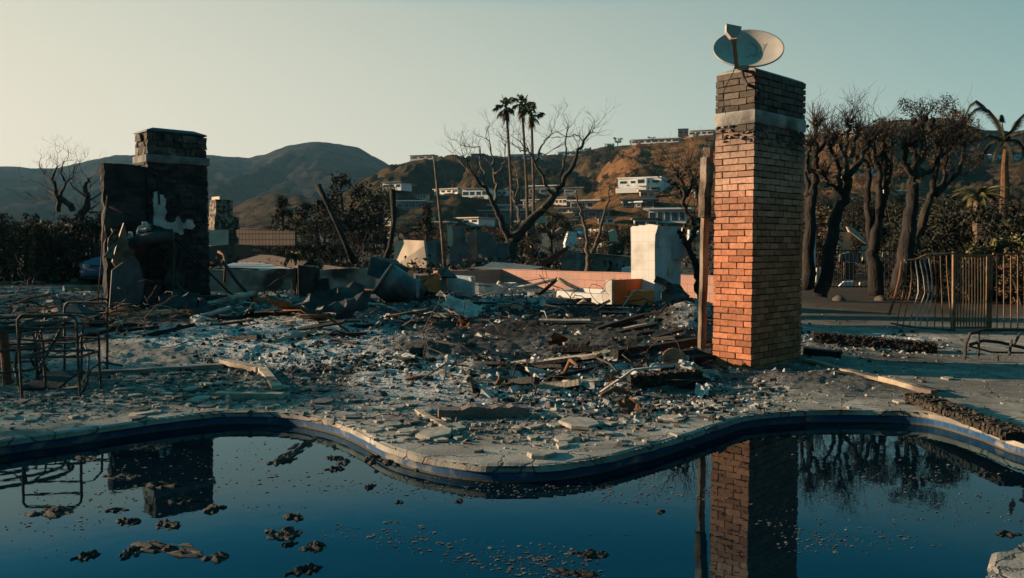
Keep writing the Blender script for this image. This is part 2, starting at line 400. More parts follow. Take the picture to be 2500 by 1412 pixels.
ground = grid_mesh("ground", Xg, Yg, Zg, K['ground'], ~inp, dict(ash=ash, char=chr_, soil=soil, deb=debm))
ground["kind"] = "structure"

# far terrain, one sheet to the horizon, passing under the house lot
def terr(x, y):
    r = np.hypot(x, y)
    z = -.55 + .75 * ss(26, 42, r) + .028 * np.clip(r - 42, 0, 400) + .5 * fbm(x * .03, y * .03, 71) * ss(45, 90, r)
    return np.where(y < 2, np.minimum(z, -.9 + 0 * z) * (r < 60) + (r >= 60) * z, z)
K['terrain'] = M("burnt_hillside_floor", (.05, .038, .027), (.02, .018, .014), .06, .95, .5, 1.2, c3=(.07, .048, .028))
rr_ = np.concatenate([[0.5, 12], np.geomspace(20, 3500, 110)]); aa = np.linspace(-math.pi, math.pi, 241)
R_, A_ = np.meshgrid(rr_, aa, indexing='ij'); Xt = R_ * np.sin(A_); Yt = R_ * np.cos(A_)
terrain = grid_mesh("terrain", Xt, Yt, terr(Xt, Yt), K['terrain']); terrain["kind"] = "structure"
def tz(x, y):
    a = float(terr(np.array([float(x)]), np.array([float(y)]))[0])
    return max(a, g1(x, y)) if (1.5 < y < 43 and abs(x) < 1.04 * y) else a

# ---------------------------------------------------------------- hills
def hill(sil, Yb, Yr, zb, mat, seed, amp, power=1.15, back=.5, name="hill", nrow=46, ycurve=None):
    sx = [p[0] for p in sil]; sy = [p[1] for p in sil]
    pxs = np.arange(sx[0], sx[-1] + 1, 7.0)
    pys = np.interp(pxs, sx, sy) + 3.0 * fbm(pxs / 26, pxs * 0, seed, 4)
    dirs = [ray(a, b) for a, b in zip(pxs, pys)]
    u = np.array([d.x / d.y for d in dirs]); sl_ = np.array([d.z / d.y for d in dirs])
    yr = Yr * (1 + .06 * fbm(pxs / 160, pxs * 0 + 3, seed + 9, 3)) if ycurve is None else np.interp(pxs, [c[0] for c in ycurve], [c[1] for c in ycurve])
    zr = CAMP.z + sl_ * yr
    T = np.concatenate([np.linspace(0, 1, nrow), 1 + np.linspace(.05, 1, 9) * back])
    tt, ii = np.meshgrid(T, np.arange(len(pxs)), indexing='ij')
    yb = np.minimum(Yb, yr * .8)
    Y = yb[ii] + (yr[ii] - yb[ii]) * tt; X = u[ii] * Y
    f = np.where(tt <= 1, np.clip(tt, 0, 1) ** power, 1 - ((tt - 1) / back) ** 1.5 * .9)
    zb_ = zb
    Z = zb_ + (zr[ii] - zb_) * f
    gul = fbm(X / (Yr * .045), tt * 1.6 + X * 0, seed + 3, 5, .6)
    ridge = -np.abs(fbm(X / (Yr * .06) + .8 * fbm(X / (Yr * .1), Y / (Yr * .1), seed + 5), tt * .9, seed + 6, 4))
    env = np.clip(tt * (1 - np.clip(tt, 0, 1)) * 4, 0, 1)
    Z = Z + amp * env * (.55 * gul + .9 * ridge + .15) + amp * .12 * fbm(X / (Yr * .008), Y / (Yr * .008), seed + 8, 4) * np.clip(env + .1, 0, 1)
    o = grid_mesh(name, X, Y, Z, mat); o["kind"] = "structure"; return o
def hillmat(name, c1, c2, c3, s, b=.8):
    m, N, L, P = newmat(name); P.inputs["Roughness"].default_value = 1; P.inputs["Specular IOR Level"].default_value = 0
    g = nd(N, "NewGeometry"); cols = []
    def nz(sc_, d): n = nd(N, "TexNoise"); n.inputs["Scale"].default_value = sc_; n.inputs["Detail"].default_value = d; n.inputs["Roughness"].default_value = .65; L.new(g.outputs["Position"], n.inputs[0]); return n.outputs[0]
    r = nd(N, "ValToRGB"); e = r.color_ramp.elements; e[0].position = .38; e[0].color = (*c2, 1); e[1].position = .62; e[1].color = (*c1, 1); L.new(nz(s, 8), r.inputs[0])
    r3 = nd(N, "ValToRGB"); e = r3.color_ramp.elements; e[0].position = .52; e[1].position = .60; L.new(nz(s * 2.7, 8), r3.inputs[0])
    x = nd(N, "Mix", data_type='RGBA'); L.new(r3.outputs[0], x.inputs[0]); L.new(r.outputs[0], x.inputs[6]); x.inputs[7].default_value = (*c3, 1)
    L.new(x.outputs[2], P.inputs["Base Color"])
    bb = nd(N, "Bump"); bb.inputs["Strength"].default_value = b; bb.inputs["Distance"].default_value = 3; L.new(nz(s * 6, 8), bb.inputs["Height"]); L.new(bb.outputs[0], P.inputs["Normal"])
    return m
HM_far = hillmat("far_hillside", (.040, .033, .026), (.010, .011, .011), (.008, .009, .008), .012, 1.0)
HM_mid = hillmat("scrub_hillside", (.085, .055, .03), (.036, .032, .02), (.02, .022, .014), .035, 1.0)
HM_brown = hillmat("burnt_brown_hillside", (.23, .115, .055), (.11, .062, .03), (.04, .034, .018), .05, 1.0)
hills = []
hills.append(hill([(-500, 330), (-200, 380), (0, 405), (60, 411), (130, 412), (190, 400), (280, 380), (340, 379), (420, 388), (505, 379), (560, 382), (610, 386), (650, 376), (700, 357), (760, 347), (830, 352), (875, 361), (915, 383), (950, 402), (1040, 440), (1200, 500)], 520, 1350, 8, HM_far, 101, 34))
hills.append(hill([(330, 560), (480, 545), (560, 512), (620, 482), (670, 470), (720, 476), (800, 492), (900, 520), (1000, 560)], 250, 430, 5, hillmat("small_hill_side", (.085, .06, .038), (.04, .034, .024), (.022, .022, .016), .06), 131, 6))
hills.append(hill([(700, 560), (840, 470), (905, 432), (945, 408), (1000, 393), (1050, 384), (1130, 385), (1220, 383), (1320, 378), (1410, 378), (1450, 364), (1500, 356), (1600, 352), (1750, 345), (1900, 360)], 170, 560, 5, HM_mid, 151, 20))
hills.append(hill([(1380, 540), (1430, 470), (1455, 430), (1480, 400), (1520, 366), (1560, 350), (1640, 338), (1700, 325), (1740, 320), (1850, 318), (1960, 330), (2050, 322), (2130, 318), (2250, 340), (2400, 420)], 150, 400, 4, HM_brown, 171, 9, 1.0))
hills.append(hill([(1900, 340), (1980, 328), (2050, 322), (2120, 308), (2180, 295), (2250, 289), (2310, 289), (2355, 303), (2400, 318), (2500, 322), (2600, 335), (2900, 330), (3200, 360)], 170, 640, 5, HM_mid, 191, 24))
hills.append(hill([(2050, 560), (2200, 500), (2320, 430), (2420, 400), (2500, 392), (2650, 385), (2900, 420), (3100, 480)], 140, 330, 4, HM_mid, 211, 8))
def bvh_of(objs):
    vs = []; fs = []
    for o in objs:
        n = len(vs); vs += [v.co.copy() for v in o.data.vertices]; fs += [tuple(i + n for i in p.vertices) for p in o.data.polygons]
    return BVHTree.FromPolygons(vs, fs)
HB = bvh_of(hills + [terrain])
def hit(px, py):
    d = ray(px, py).normalized(); h = HB.ray_cast(CAMP + d * 40, d)
    return h[0] if h[0] is not None else at(px, py, 400)
# ================================================================ swimming pool
def tile_mat():
    m, N, L, P = newmat("blue_pool_tile"); P.inputs["Roughness"].default_value = .6; P.inputs["Specular IOR Level"].default_value = .15
    uv = nd(N, "UVMap"); b = nd(N, "TexBrick"); b.offset = 0; b.squash = 1
    b.inputs["Scale"].default_value = 1; b.inputs["Brick Width"].default_value = .075; b.inputs["Row Height"].default_value = .05
    b.inputs["Mortar Size"].default_value = .004
    b.inputs["Color1"].default_value = (.006, .048, .125, 1); b.inputs["Color2"].default_value = (.010, .065, .165, 1); b.inputs["Mortar"].default_value = (.055, .065, .075, 1)
    L.new(uv.outputs[0], b.inputs[0])
    n = nd(N, "TexNoise"); n.inputs["Scale"].default_value = 5; n.inputs["Detail"].default_value = 6; L.new(uv.outputs[0], n.inputs[0])
    r = nd(N, "ValToRGB"); r.color_ramp.elements[0].position = .56; r.color_ramp.elements[1].position = .68; L.new(n.outputs[0], r.inputs[0])
    x = nd(N, "Mix", data_type='RGBA'); L.new(r.outputs[0], x.inputs[0]); L.new(b.outputs[0], x.inputs[6]); x.inputs[7].default_value = (.19, .175, .16, 1)
    L.new(x.outputs[2], P.inputs["Base Color"]); return m
nP = len(PA); tang = np.roll(PA, -1, 0) - np.roll(PA, 1, 0); tang /= np.linalg.norm(tang, axis=1)[:, None]
NRM = np.stack([-tang[:, 1], tang[:, 0]], 1)
arc = np.concatenate([[0], np.cumsum(np.linalg.norm(np.diff(PA, axis=0), axis=1))])
near = ((PA[:, 0] > 1.9) & (PA[:, 1] < 4.6)).astype(float)
rag = .018 * fbm(arc * 7, arc * 0, 77, 3) + near * .10 * fbm(arc * 5, arc * 0, 79, 3)
IN = PA + NRM * rag[:, None]
pool = thing("swimming_pool", "kidney shaped swimming pool with stone coping and blue tile band", "swimming pool", (0, 5, 0))
def ring(cols, name, mat, uv=None):
    mb = MB(); R = [[V(p) for p in c] for c in zip(*cols)]
    n = len(R[0]); vs = [p for r in R for p in r]; fs = []
    for i in range(nP):
        for k in range(n - 1):
            a = i * n + k; b = ((i + 1) % nP) * n + k; fs.append((a, b, b + 1, a + 1))
    mb.add(vs, fs); o = mb.build(name, mat, pool)
    if uv:
        ul = o.data.uv_layers.new(name="UVMap")
        for p in o.data.polygons:
            for li in p.loop_indices:
                vi = o.data.loops[li].vertex_index; i, k = divmod(vi, n)
                s = arc[i]
                if i == 0 and p.index >= (nP - 1) * (n - 1): s = arc[-1] + .1
                ul.data[li].uv = (s, cols[k][i][2])
    return o
zc = .007 + .007 * fbm(arc * 2.5, arc * 0, 81, 3)
def col_(off, z):
    q = PA + NRM * np.asarray(off if np.ndim(off) else np.full(nP, off))[:, None]
    z = np.full(nP, z) if np.ndim(z) == 0 else z
    return [(a, b, c) for (a, b), c in zip(q, z)]
outw = .30 + .03 * fbm(arc * 3, arc * 0, 83, 2)
ring([col_(outw, -.03), col_(outw - .01, zc * .5 + .004), col_(rag + .03, zc), col_(rag + .004, zc - .012), col_(rag - .004, zc - .05), col_(rag + .004, -.052), col_(.03, -.055)], "coping", K['ground'])
ring([col_(.012, -.054), col_(.012, -.105)], "tile_band", tile_mat(), uv=True)
ring([col_(.004, -.103), col_(.002, -.125), col_(.012, -.7), col_(-.3, -1.6)], "basin_wall", M("basin_plaster", (.075, .07, .062), (.04, .038, .035), 3, .9, .2))
mb = MB(); mb.add([(a, b, -1.6) for a, b in PA], [tuple(range(nP))[::-1]]); mb.build("basin_floor", K['concrete'], pool)

def water_mat():
    m, N, L, P = newmat("dark_pool_water"); o = N["Material Output"]; N.remove(P)
    g = nd(N, "BsdfGlossy"); g.inputs["Roughness"].default_value = .015; g.inputs["Color"].default_value = (.53, .80, .94, 1)
    d = nd(N, "BsdfDiffuse"); d.inputs["Color"].default_value = (.001, .007, .012, 1)
    f = nd(N, "Fresnel"); f.inputs["IOR"].default_value = 1.45
    s = nd(N, "MixShader"); L.new(f.outputs[0], s.inputs[0]); L.new(d.outputs[0], s.inputs[1]); L.new(g.outputs[0], s.inputs[2]); L.new(s.outputs[0], o.inputs[0])
    geo = nd(N, "NewGeometry"); n = nd(N, "TexNoise"); n.inputs["Scale"].default_value = 2.2; n.inputs["Detail"].default_value = 4; L.new(geo.outputs["Position"], n.inputs[0])
    b = nd(N, "Bump"); b.inputs["Strength"].default_value = .06; b.inputs["Distance"].default_value = .02; L.new(n.outputs[0], b.inputs["Height"])
    L.new(b.outputs[0], g.inputs["Normal"]); L.new(b.outputs[0], f.inputs["Normal"]); return m
WZ = -.115
mb = MB(); q = PA + NRM * .02; mb.add([(a, b, WZ) for a, b in q], [tuple(range(nP))[::-1]])
water = mb.build("water", water_mat()); water["kind"] = "structure"

def lump(seed, nr=7, na=40):
    """ragged scum clump: lumpy irregular disc about 1 m across, 1 high"""
    mb = MB(); rings = []
    for i in range(nr + 1):
        t = i / nr; R = []
        for k in range(na):
            a = 2 * math.pi * k / na; ca, sa = math.cos(a), math.sin(a)
            edge = .5 * (1 + .85 * float(fbm(ca * 1.7 + seed, sa * 1.7, seed, 4)))
            r = edge * max(t, .02); x, y = r * ca, r * sa
            z = (1 - t ** 3) * (.30 + 1.7 * float(fbm(x * 5 + seed, y * 5, seed + 5, 4))) if t < 1 else -.3
            R.append(V((x, y, max(z, -.3))))
        rings.append(R)
    mb.loft(rings[::-1], cap=True); return mb
K['scum'] = M("wet_ash_scum", (.036, .030, .025), (.010, .010, .010), 12, .7, .5, 25, c3=(.075, .062, .05), spec=.25)
scums = [lump(s * 13 + 3).build("floating_scum", K['scum']) for s in range(4)]
SC = [(110, 1252, 62, 17), (214, 1358, 28, 16), (318, 1352, 26, 22), (420, 1340, 125, 24), (520, 1362, 36, 16), (395, 1185, 55, 12), (300, 1164, 55, 8), (405, 1283, 42, 17), (530, 1243, 30, 14), (440, 1225, 42, 10), (283, 1247, 30, 5), (310, 1275, 36, 14), (672, 1128, 22, 14), (703, 1125, 14, 11), (730, 1095, 26, 36), (815, 1120, 26, 8), (835, 1130, 18, 10), (820, 1146, 22, 7), (912, 1124, 28, 14), (960, 1130, 30, 12), (1025, 1146, 20, 11), (903, 1190, 14, 10), (693, 1302, 52, 20), (720, 1262, 30, 14), (757, 1337, 36, 15), (745, 1392, 44, 18), (1440, 1352, 52, 12), (1395, 1400, 70, 12), (1616, 1250, 12, 5), (2405, 1160, 24, 6), (2462, 1306, 32, 9), (975, 1226, 12, 5), (1118, 1224, 12, 5), (705, 1330, 20, 6), (370, 1090, 60, 9), (215, 1120, 40, 7)]
for i, (px, py, rx, ry) in enumerate(SC):
    p = gp(px, py, WZ); Y = p.y
    sx = 1.9 * rx * Y / 2000; sy = 1.7 * ry * Y * Y / (2000 * 1.65) * .8
    sz = min(.065, .015 + .11 * min(sx, sy))
    o = scums[i % 4] if i < 4 else scums[i % 4].copy()
    if i >= 4: COL.objects.link(o)
    o.location = (p.x, p.y, WZ + .002); o.scale = (sx, sy, sz); o.rotation_euler = (0, 0, rnd.uniform(-.25, .25) + (math.pi if rnd.random() < .5 else 0))
    big = rx * ry > 700
    tag(o, "large dark raft of wet ash scum floating on the pool" if big else "small brown clump of wet ash floating on the dark pool water", "floating debris", "ash clumps floating on the pool")
# flecks too small and too many to count
mb = MB(); cnt = 0
while cnt < 1700:
    px = rnd.uniform(-60, 2560); py = rnd.uniform(1035, 1425)
    if rnd.random() > .12 + .8 * math.exp(-((px - 1450) / 700) ** 2) * ss(1100, 1300, py): continue
    p = gp(px, py, WZ)
    if fbm(p.x * 1.1, p.y * 2.2, 91, 4) < rnd.uniform(-.12, .42): continue
    if not inside_pool(np.array([p.x]), np.array([p.y]))[0]: continue
    s = rnd.choice((.002, .002, .003, .003, .004, .004, .005, .007, .009)) * rnd.uniform(.6, 1.2); n = rnd.choice((5, 6, 7)); a0 = rnd.uniform(0, 6)
    el = rnd.uniform(1, 2.2)
    poly = [(p.x + el * s * rnd.uniform(.6, 1.2) * math.cos(a0 + 2 * math.pi * k / n), p.y + s * rnd.uniform(.6, 1.2) * math.sin(a0 + 2 * math.pi * k / n)) for k in range(n)]
    mb.prism(poly, WZ - .002, WZ + .0025 + s * .15); cnt += 1
fl = mb.build("ash_flecks", M("ash_fleck", (.13, .125, .115), (.05, .047, .043), 60, .9, 0, isl=.5)); tag(fl, "pale ash flecks drifting on the pool surface", "ash", kind="stuff")

# ================================================================ right brick chimney
def brick_mat():
    m, N, L, P = newmat("sooted_red_brick"); P.inputs["Roughness"].default_value = .9; P.inputs["Specular IOR Level"].default_value = .2
    tc = nd(N, "TexCoord"); sp = nd(N, "SeparateXYZ"); L.new(tc.outputs["Object"], sp.inputs[0])
    n = nd(N, "TexNoise"); n.inputs["Scale"].default_value = 2.2; n.inputs["Detail"].default_value = 6; L.new(tc.outputs["Object"], n.inputs[0])
    g = nd(N, "NewGeometry")
    a = nd(N, "Math", operation='MULTIPLY_ADD'); L.new(n.outputs[0], a.inputs[0]); a.inputs[1].default_value = .7; L.new(sp.outputs[2], a.inputs[2])
    a2 = nd(N, "Math", operation='MULTIPLY_ADD'); L.new(g.outputs["Random Per Island"], a2.inputs[0]); a2.inputs[1].default_value = .22; L.new(a.outputs[0], a2.inputs[2])
    s = nd(N, "Math", operation='DIVIDE'); L.new(a2.outputs[0], s.inputs[0]); s.inputs[1].default_value = 4.6
    r = nd(N, "ValToRGB"); e = r.color_ramp.elements
    st = [(0, (.30, .135, .08)), (.10, (.45, .172, .088)), (.42, (.45, .178, .095)), (.53, (.45, .215, .135)), (.60, (.45, .26, .18)), (.68, (.37, .235, .17)), (.705, (.27, .18, .135)), (.722, (.07, .055, .048)), (.77, (.09, .075, .062)), (.80, (.145, .12, .098)), (1, (.125, .107, .09))]
    e[0].position = 0; e[0].color = (*st[0][1], 1); e[1].position = 1; e[1].color = (*st[-1][1], 1)
    for p_, c in st[1:-1]: e.new(p_).color = (*c, 1)
    L.new(s.outputs[0], r.inputs[0])
    mr = nd(N, "MapRange"); mr.inputs[3].default_value = .62; mr.inputs[4].default_value = 1.2; L.new(g.outputs["Random Per Island"], mr.inputs[0])
    n2 = nd(N, "TexNoise"); n2.inputs["Scale"].default_value = 24; n2.inputs["Detail"].default_value = 4; L.new(tc.outputs["Object"], n2.inputs[0])
    mr2 = nd(N, "MapRange"); mr2.inputs[1].default_value = .3; mr2.inputs[2].default_value = .7; mr2.inputs[3].default_value = .72; mr2.inputs[4].default_value = 1.12; L.new(n2.outputs[0], mr2.inputs[0])
    mm = nd(N, "Math", operation='MULTIPLY'); L.new(mr.outputs[0], mm.inputs[0]); L.new(mr2.outputs[0], mm.inputs[1])
    hs = nd(N, "HueSaturation"); L.new(mm.outputs[0], hs.inputs["Value"]); L.new(r.outputs[0], hs.inputs["Color"]); L.new(hs.outputs[0], P.inputs["Base Color"])
    b = nd(N, "Bump"); b.inputs["Strength"].default_value = .25; b.inputs["Distance"].default_value = .02; L.new(n2.outputs[0], b.inputs["Height"]); L.new(b.outputs[0], P.inputs["Normal"])
    return m
K['brick'] = brick_mat()
K['mortar'] = M("dark_mortar", (.085, .05, .035), (.045, .03, .024), 8, .95, .3, 50)
C0 = gp(1832, 912); C0.z = 0.0
chim = thing("brick_chimney", "tall free standing red brick chimney with sooty top and satellite dish", "chimney", C0)
bl, bh, gap, dp = .199, .0655, .0125, .098
pit = bl + gap; cr = bh + gap; A_, B_ = dp + gap + 2 * pit - gap, 6 * pit - gap
def W(u, w_, z, o=C0): return o + E1 * u + E2 * w_ + UP * z
mb = MB(); mb.box(W(-A_ / 2, B_ / 2, 1.79), (A_ - .036, B_ - .036, 3.58), RH); mb.build("mortar_core", K['mortar'], chim)
mb = MB(); ncr = 46
def brick(u0, u1, w0, w1, z):
    if u1 - u0 < .03 or w1 - w0 < .03: return
    j = lambda: rnd.uniform(-.0035, .0035)
    mb.box(W((u0 + u1) / 2 + j(), (w0 + w1) / 2 + j(), z + bh / 2 + j() * .5), (u1 - u0 + j(), w1 - w0 + j(), bh + j()), RH, jit=.0034)
for c in range(ncr):
    z = c * cr
    if 38 <= c <= 39: continue
    if c % 2 == 0:
        for u in (0, -pit, -2 * pit): brick(max(-A_, u - bl), u, 0, dp, z)
        ws = [dp + gap + k * pit for k in range(6)]
        bu = (0, -pit, -2 * pit); dl = -A_
    else:
        for u in (-dp - gap, -dp - gap - pit): brick(max(-A_, u - bl), u, 0, dp, z)
        ws = [k * pit for k in range(6)]; bu = (-dp - gap, -dp - gap - pit)
    for w0 in ws: brick(-dp, 0, w0, min(B_, w0 + bl), z)
    for w0 in [dp + gap + k * pit + (c % 2) * .1 for k in range(5)]: brick(-A_, -A_ + dp, w0, min(B_ - dp - gap, w0 + bl), z)
    for u in (-dp - gap, -dp - gap - pit): brick(max(-A_, u - bl), u, B_ - dp, B_, z)
sh = mb.build("brick_courses", K['brick'], chim)
mb = MB(); z0 = 38 * cr; rg = []
for zz, ex in ((z0 - .004, .004), (z0 + .02, .010), (z0 + .135, .010), (z0 + .155, .002)):
    rg.append([W(-A_ - ex, -ex, zz), W(ex, -ex, zz), W(ex, B_ + ex, zz), W(-A_ - ex, B_ + ex, zz)])
mb.loft(rg); mb.build("concrete_band", M("whitewashed_concrete", (.43, .41, .37), (.20, .19, .175), 3.2, .9, .3, 25, c3=(.10, .095, .09)), chim)
mb = MB(); zt = ncr * cr - .01; rg = []
for zz, ex in ((zt, -.012), (zt + .02, -.02), (zt + .07, -.13)):
    rg.append([W(-A_ - ex, -ex, zz), W(ex, -ex, zz), W(ex, B_ + ex, zz), W(-A_ - ex, B_ + ex, zz)])
mb.loft(rg); mb.build("mortar_crown", K['concrete'], chim)
mb = MB()                                                                  # crusted mortar blobs under the band
for k in range(38):
    fa = rnd.random() < .4
    p = W(-rnd.uniform(0, A_), -.004, z0 - rnd.uniform(.01, .2)) if fa else W(.004, rnd.uniform(0, B_), z0 - rnd.uniform(0, .24))
    mb.box(p, (rnd.uniform(.015, .06), rnd.uniform(.015, .06), rnd.uniform(.01, .035)), RH @ reul(*(rnd.uniform(-.5, .5) for _ in range(3))), jit=.012)
mb.build("mortar_crust", M("crusted_mortar", (.28, .25, .22), (.06, .055, .05), 10, .95, .4, 40, isl=.5), chim)

# satellite dish
to = math.radians(190); el = math.radians(41)
dn = V((math.sin(to) * math.cos(el), math.cos(to) * math.cos(el), math.sin(el))); dx = V((math.cos(to), -math.sin(to), 0)); dx = -dx if dx.x < 0 else dx
dy = dn.cross(dx); dy = dy if dy.z > 0 else -dy
roll = math.radians(-5); dx, dy = dx * math.cos(roll) + dy * math.sin(roll), dy * math.cos(roll) - dx * math.sin(roll)
dY = 9.75; dc = at(1827, 117, dY)
dish = thing("satellite_dish", "grey oval satellite dish on a curved pipe on top of the brick chimney", "satellite dish", W(-.1, .05, 3.5))
def dp_(r, a, off=0.0): x, y = .392 * r * math.cos(a), .345 * r * math.sin(a); return dc + dx * x + dy * y + dn * (.115 * (r * r - 1) + off)
mb = MB(); na = 56
fr = [[dp_(t, 2 * math.pi * k / na) for k in range(na)] for t in (.001, .15, .3, .45, .6, .75, .88, .97, 1.0)]
bk = [[dp_(t, 2 * math.pi * k / na, -.012) for k in range(na)] for t in (1.0, .97, .8, .6, .4, .2, .001)]
fr.append([dp_(1.03, 2 * math.pi * k / na, -.004) for k in range(na)]); fr.append([dp_(1.03, 2 * math.pi * k / na, -.022) for k in range(na)])
mb.loft(fr + bk, cap=False)
K['dish'] = M("dish_grey", (.40, .36, .31), (.31, .28, .245), 6, .55, .05, 30, c3=(.36, .325, .28), spec=.4)
refl = mb.build("reflector", K['dish'], dish, smooth=True)
# faded emblem moulded on the dish face: a rounded letter with a long swoosh, and small lettering under it
mbk = MB()
def mark(pts, wd, off=.0035):
    """flat stroke following the dish surface; pts in dish units"""
    L_ = []; R__ = []
    for i, (x, y) in enumerate(pts):
        a = pts[max(i - 1, 0)]; b = pts[min(i + 1, len(pts) - 1)]; d = V((b[0] - a[0], b[1] - a[1])); d.normalize(); n = V((-d.y, d.x))
        hw = wd[i] / 2 if isinstance(wd, list) else wd / 2
        for lst, s_ in ((L_, 1), (R__, -1)):
            X, Yy = x + n.x * hw * s_, y + n.y * hw * s_; lst.append((X, Yy))
    def P3(q, o): r2 = (q[0] / .392) ** 2 + (q[1] / .345) ** 2; return dc + dx * q[0] + dy * q[1] + dn * (.115 * (r2 - 1) + o)
    rings = [[P3(l, off), P3(r, off), P3(r, off - .003), P3(l, off - .003)] for l, r in zip(L_, R__)]
    mbk.loft(rings)
arcp = lambda cx, cy, r, a0, a1, n=14, ey=1.0: [(cx + r * math.cos(math.radians(a0 + (a1 - a0) * i / n)), cy + r * ey * math.sin(math.radians(a0 + (a1 - a0) * i / n))) for i in range(n + 1)]
mark(arcp(.02, .09, .085, 100, -75, 14, 1.2), [.01 + .025 * math.sin(math.pi * i / 14) for i in range(15)])
mark([(.03, .03), (.07, .012), (.11, .012), (.145, .03), (.168, .07), (.182, .115), (.192, .15)], [.008, .024, .036, .034, .026, .02, .03])
mark([(.165, .16), (.192, .15), (.215, .155)], .016)
for lx in (.075,):
    mark([(lx, -.02), (lx + .035, -.02)], .007); mark([(lx + .018, -.02), (lx + .014, -.058)], .008)
    mark([(lx + .045, -.02), (lx + .058, -.058)], .008); mark([(lx + .058, -.058), (lx + .078, -.02)], .008)
mbk.build("faded_emblem", M("faded_print", (.27, .24, .20), (.235, .21, .175), 20, .6, 0), refl)
tip = dc - dy * .345 - dn * .01
a0 = dc - dy * .40 - dx * .115 - dn * .03 ; a1 = dc - dy * .27 - dx * .17 + dn * .50
a0 = at(1799, 166, dY - .33); a1 = at(1792, 92, dY - .62)
mb = MB(); mb.beam(a0, a0.lerp(a1, .9), .042, .05); mb.beam(a0.lerp(a1, .88), a1, .06, .05); mb.beam(dc - dy * .33 - dn * .03, a0, .04, .05)
mb.build("feed_arm", M("arm_paint", (.36, .27, .185), (.27, .20, .14), 8, .6, .1), dish)
mb = MB(); q = [(-.085, .065), (.085, .035), (.075, -.02), (.025, -.08), (-.03, -.085), (-.085, -.02)]
cx_ = (dc - a1).normalized(); lx_ = V((.99, .0, -.02)); lx_ = (lx_ - cx_ * lx_.dot(cx_)).normalized(); ly_ = V((0, 0, 1)); ly_ = (ly_ - cx_ * ly_.dot(cx_) - lx_ * ly_.dot(lx_)).normalized()
lc = a1 + UP * .085
mb.slab([lc + V((1, .05, 0)) * a + UP * b for a, b in q], V((0, .07, -.01))); mb.build("feed_head", K['dish'], dish)
mb = MB(); cb = dc - dn * .09 - dy * .2
mb.tube([dc - dn * .12, dc - dn * .2 - UP * .1, at(1812, 172, dY - .02), at(1815, 190, dY - .06), at(1824, 207, dY - .1), W(.02, .02, 3.36), W(.018, .05, 3.30)], .021, 10)
mb.box(W(.012, .055, 3.30), (.012, .08, .14), RH); mb.build("mast_pipe", K['soot'], dish)
mb = MB(); mb.tube([at(1793, 165, 9.5), at(1790, 178, 9.55), at(1775, 205, 9.62), at(1765, 230, 9.62), at(1768, 262, 9.6), at(1772, 278, 9.62)], .005, 5); mb.build("coax_cable", K['char'], dish)

# burnt post beside the chimney
pb = V((2.385, 10.25, g1(2.385, 10.25)))
post = thing("wooden_post", "scorched upright wooden post standing close beside the brick chimney", "post", pb)
mb = MB(); mb.beam(pb - UP * .2, V((2.40, 10.22, 1.92)), .085, .06, jit=.004, seg=9)
mb.build("shaft", M("half_burnt_post", (.30, .22, .155), (.06, .045, .032), 3, .9, .4, 25, c3=(.10, .06, .035), stretch=(2, 2, .6)), post)
mb = MB(); mb.beam(V((2.372, 10.15, 1.86)), V((2.41, 10.17, 2.60)), .11, .11, jit=.008, seg=5); mb.beam(V((2.40, 10.24, 2.45)), V((2.43, 10.22, 2.72)), .12, .09, jit=.01, seg=2)
mb.build("charred_block", M("charred_block", (.17, .12, .085), (.03, .025, .02), 4, .9, .5, 25, c3=(.24, .20, .165)), post)

# ================================================================ left stone chimney
KF = V((-7.21, 16.3, .28)); KFz = KF.z
lch = thing("stone_chimney", "soot black stone chimney with flat top and torn white plaster patch", "chimney", V((KF.x, KF.y, KFz)))
def W2(u, w_, z): return KF + E1 * u + E2 * w_ + UP * (z - KFz)
def onface(px, py, u=0.0):
    d = ray(px, py); q = KF + E1 * u; t = (q - CAMP).dot(E1) / d.dot(E1); return CAMP + d * t
FB, FA = 1.225, .675
patch_px = [(374, 470), (381, 468), (388, 474), (396, 476), (404, 489), (404, 500), (399, 508), (408, 519), (402, 527), (399, 538), (410, 544), (422, 545), (428, 534), (434, 527), (441, 541), (448, 545), (456, 535), (468, 538), (474, 552), (469, 562), (456, 558), (447, 559), (446, 572), (440, 574), (425, 566), (410, 563), (396, 556), (384, 552), (374, 548)]
patch = [onface(*p) for p in patch_px]
patch2 = [((p - KF).dot(E2), p.z) for p in patch]
def inpoly(x, y, P):
    c = False
    for i in range(len(P)):
        a, b = P[i], P[i - 1]
        if (a[1] > y) != (b[1] > y) and x < (b[0] - a[0]) * (y - a[1]) / (b[1] - a[1]) + a[0]: c = not c
    return c
ZT = 3.16
mb = MB(); mb.box(W2(-FA / 2, FB / 2, (ZT + .0) / 2), (FA - .06, FB - .06, ZT), RH)
mb.box(W2(-.15, -.40, (3.02) / 2), (.12, .74, 3.02), RH); mb.build("chimney_core", K['soot'], lch)
mb = MB()
def ledge(face, w0, w1, z0, z1, hole=None, ju=.02):
    z = z0
    while z < z1:
        h = min(rnd.uniform(.03, .075), z1 - z); w_ = w0 - rnd.uniform(0, .15)
        while w_ < w1:
            l = rnd.uniform(.12, .38); a, b = max(w_, w0), min(w_ + l, w1); m_ = (a + b) / 2
            if b - a > .02 and not (hole and (inpoly(m_, z + h / 2, hole) or inpoly(a * .7 + b * .3, z + h / 2, hole))):
                ex = rnd.uniform(-ju, ju); face(m_, z + h / 2, b - a - .008, h - .006, ex)
            w_ += l
        z += h
ledge(lambda w_, z, l, h, ex: mb.box(W2(-.05 + ex, w_, z), (.10, l, h), RH, jit=.007), 0, FB, .2, ZT, patch2)
ledge(lambda w_, z, l, h, ex: mb.box(W2(-w_, .05 + ex, z), (l, .10, h), RH, jit=.007), .11, FA, .2, ZT)
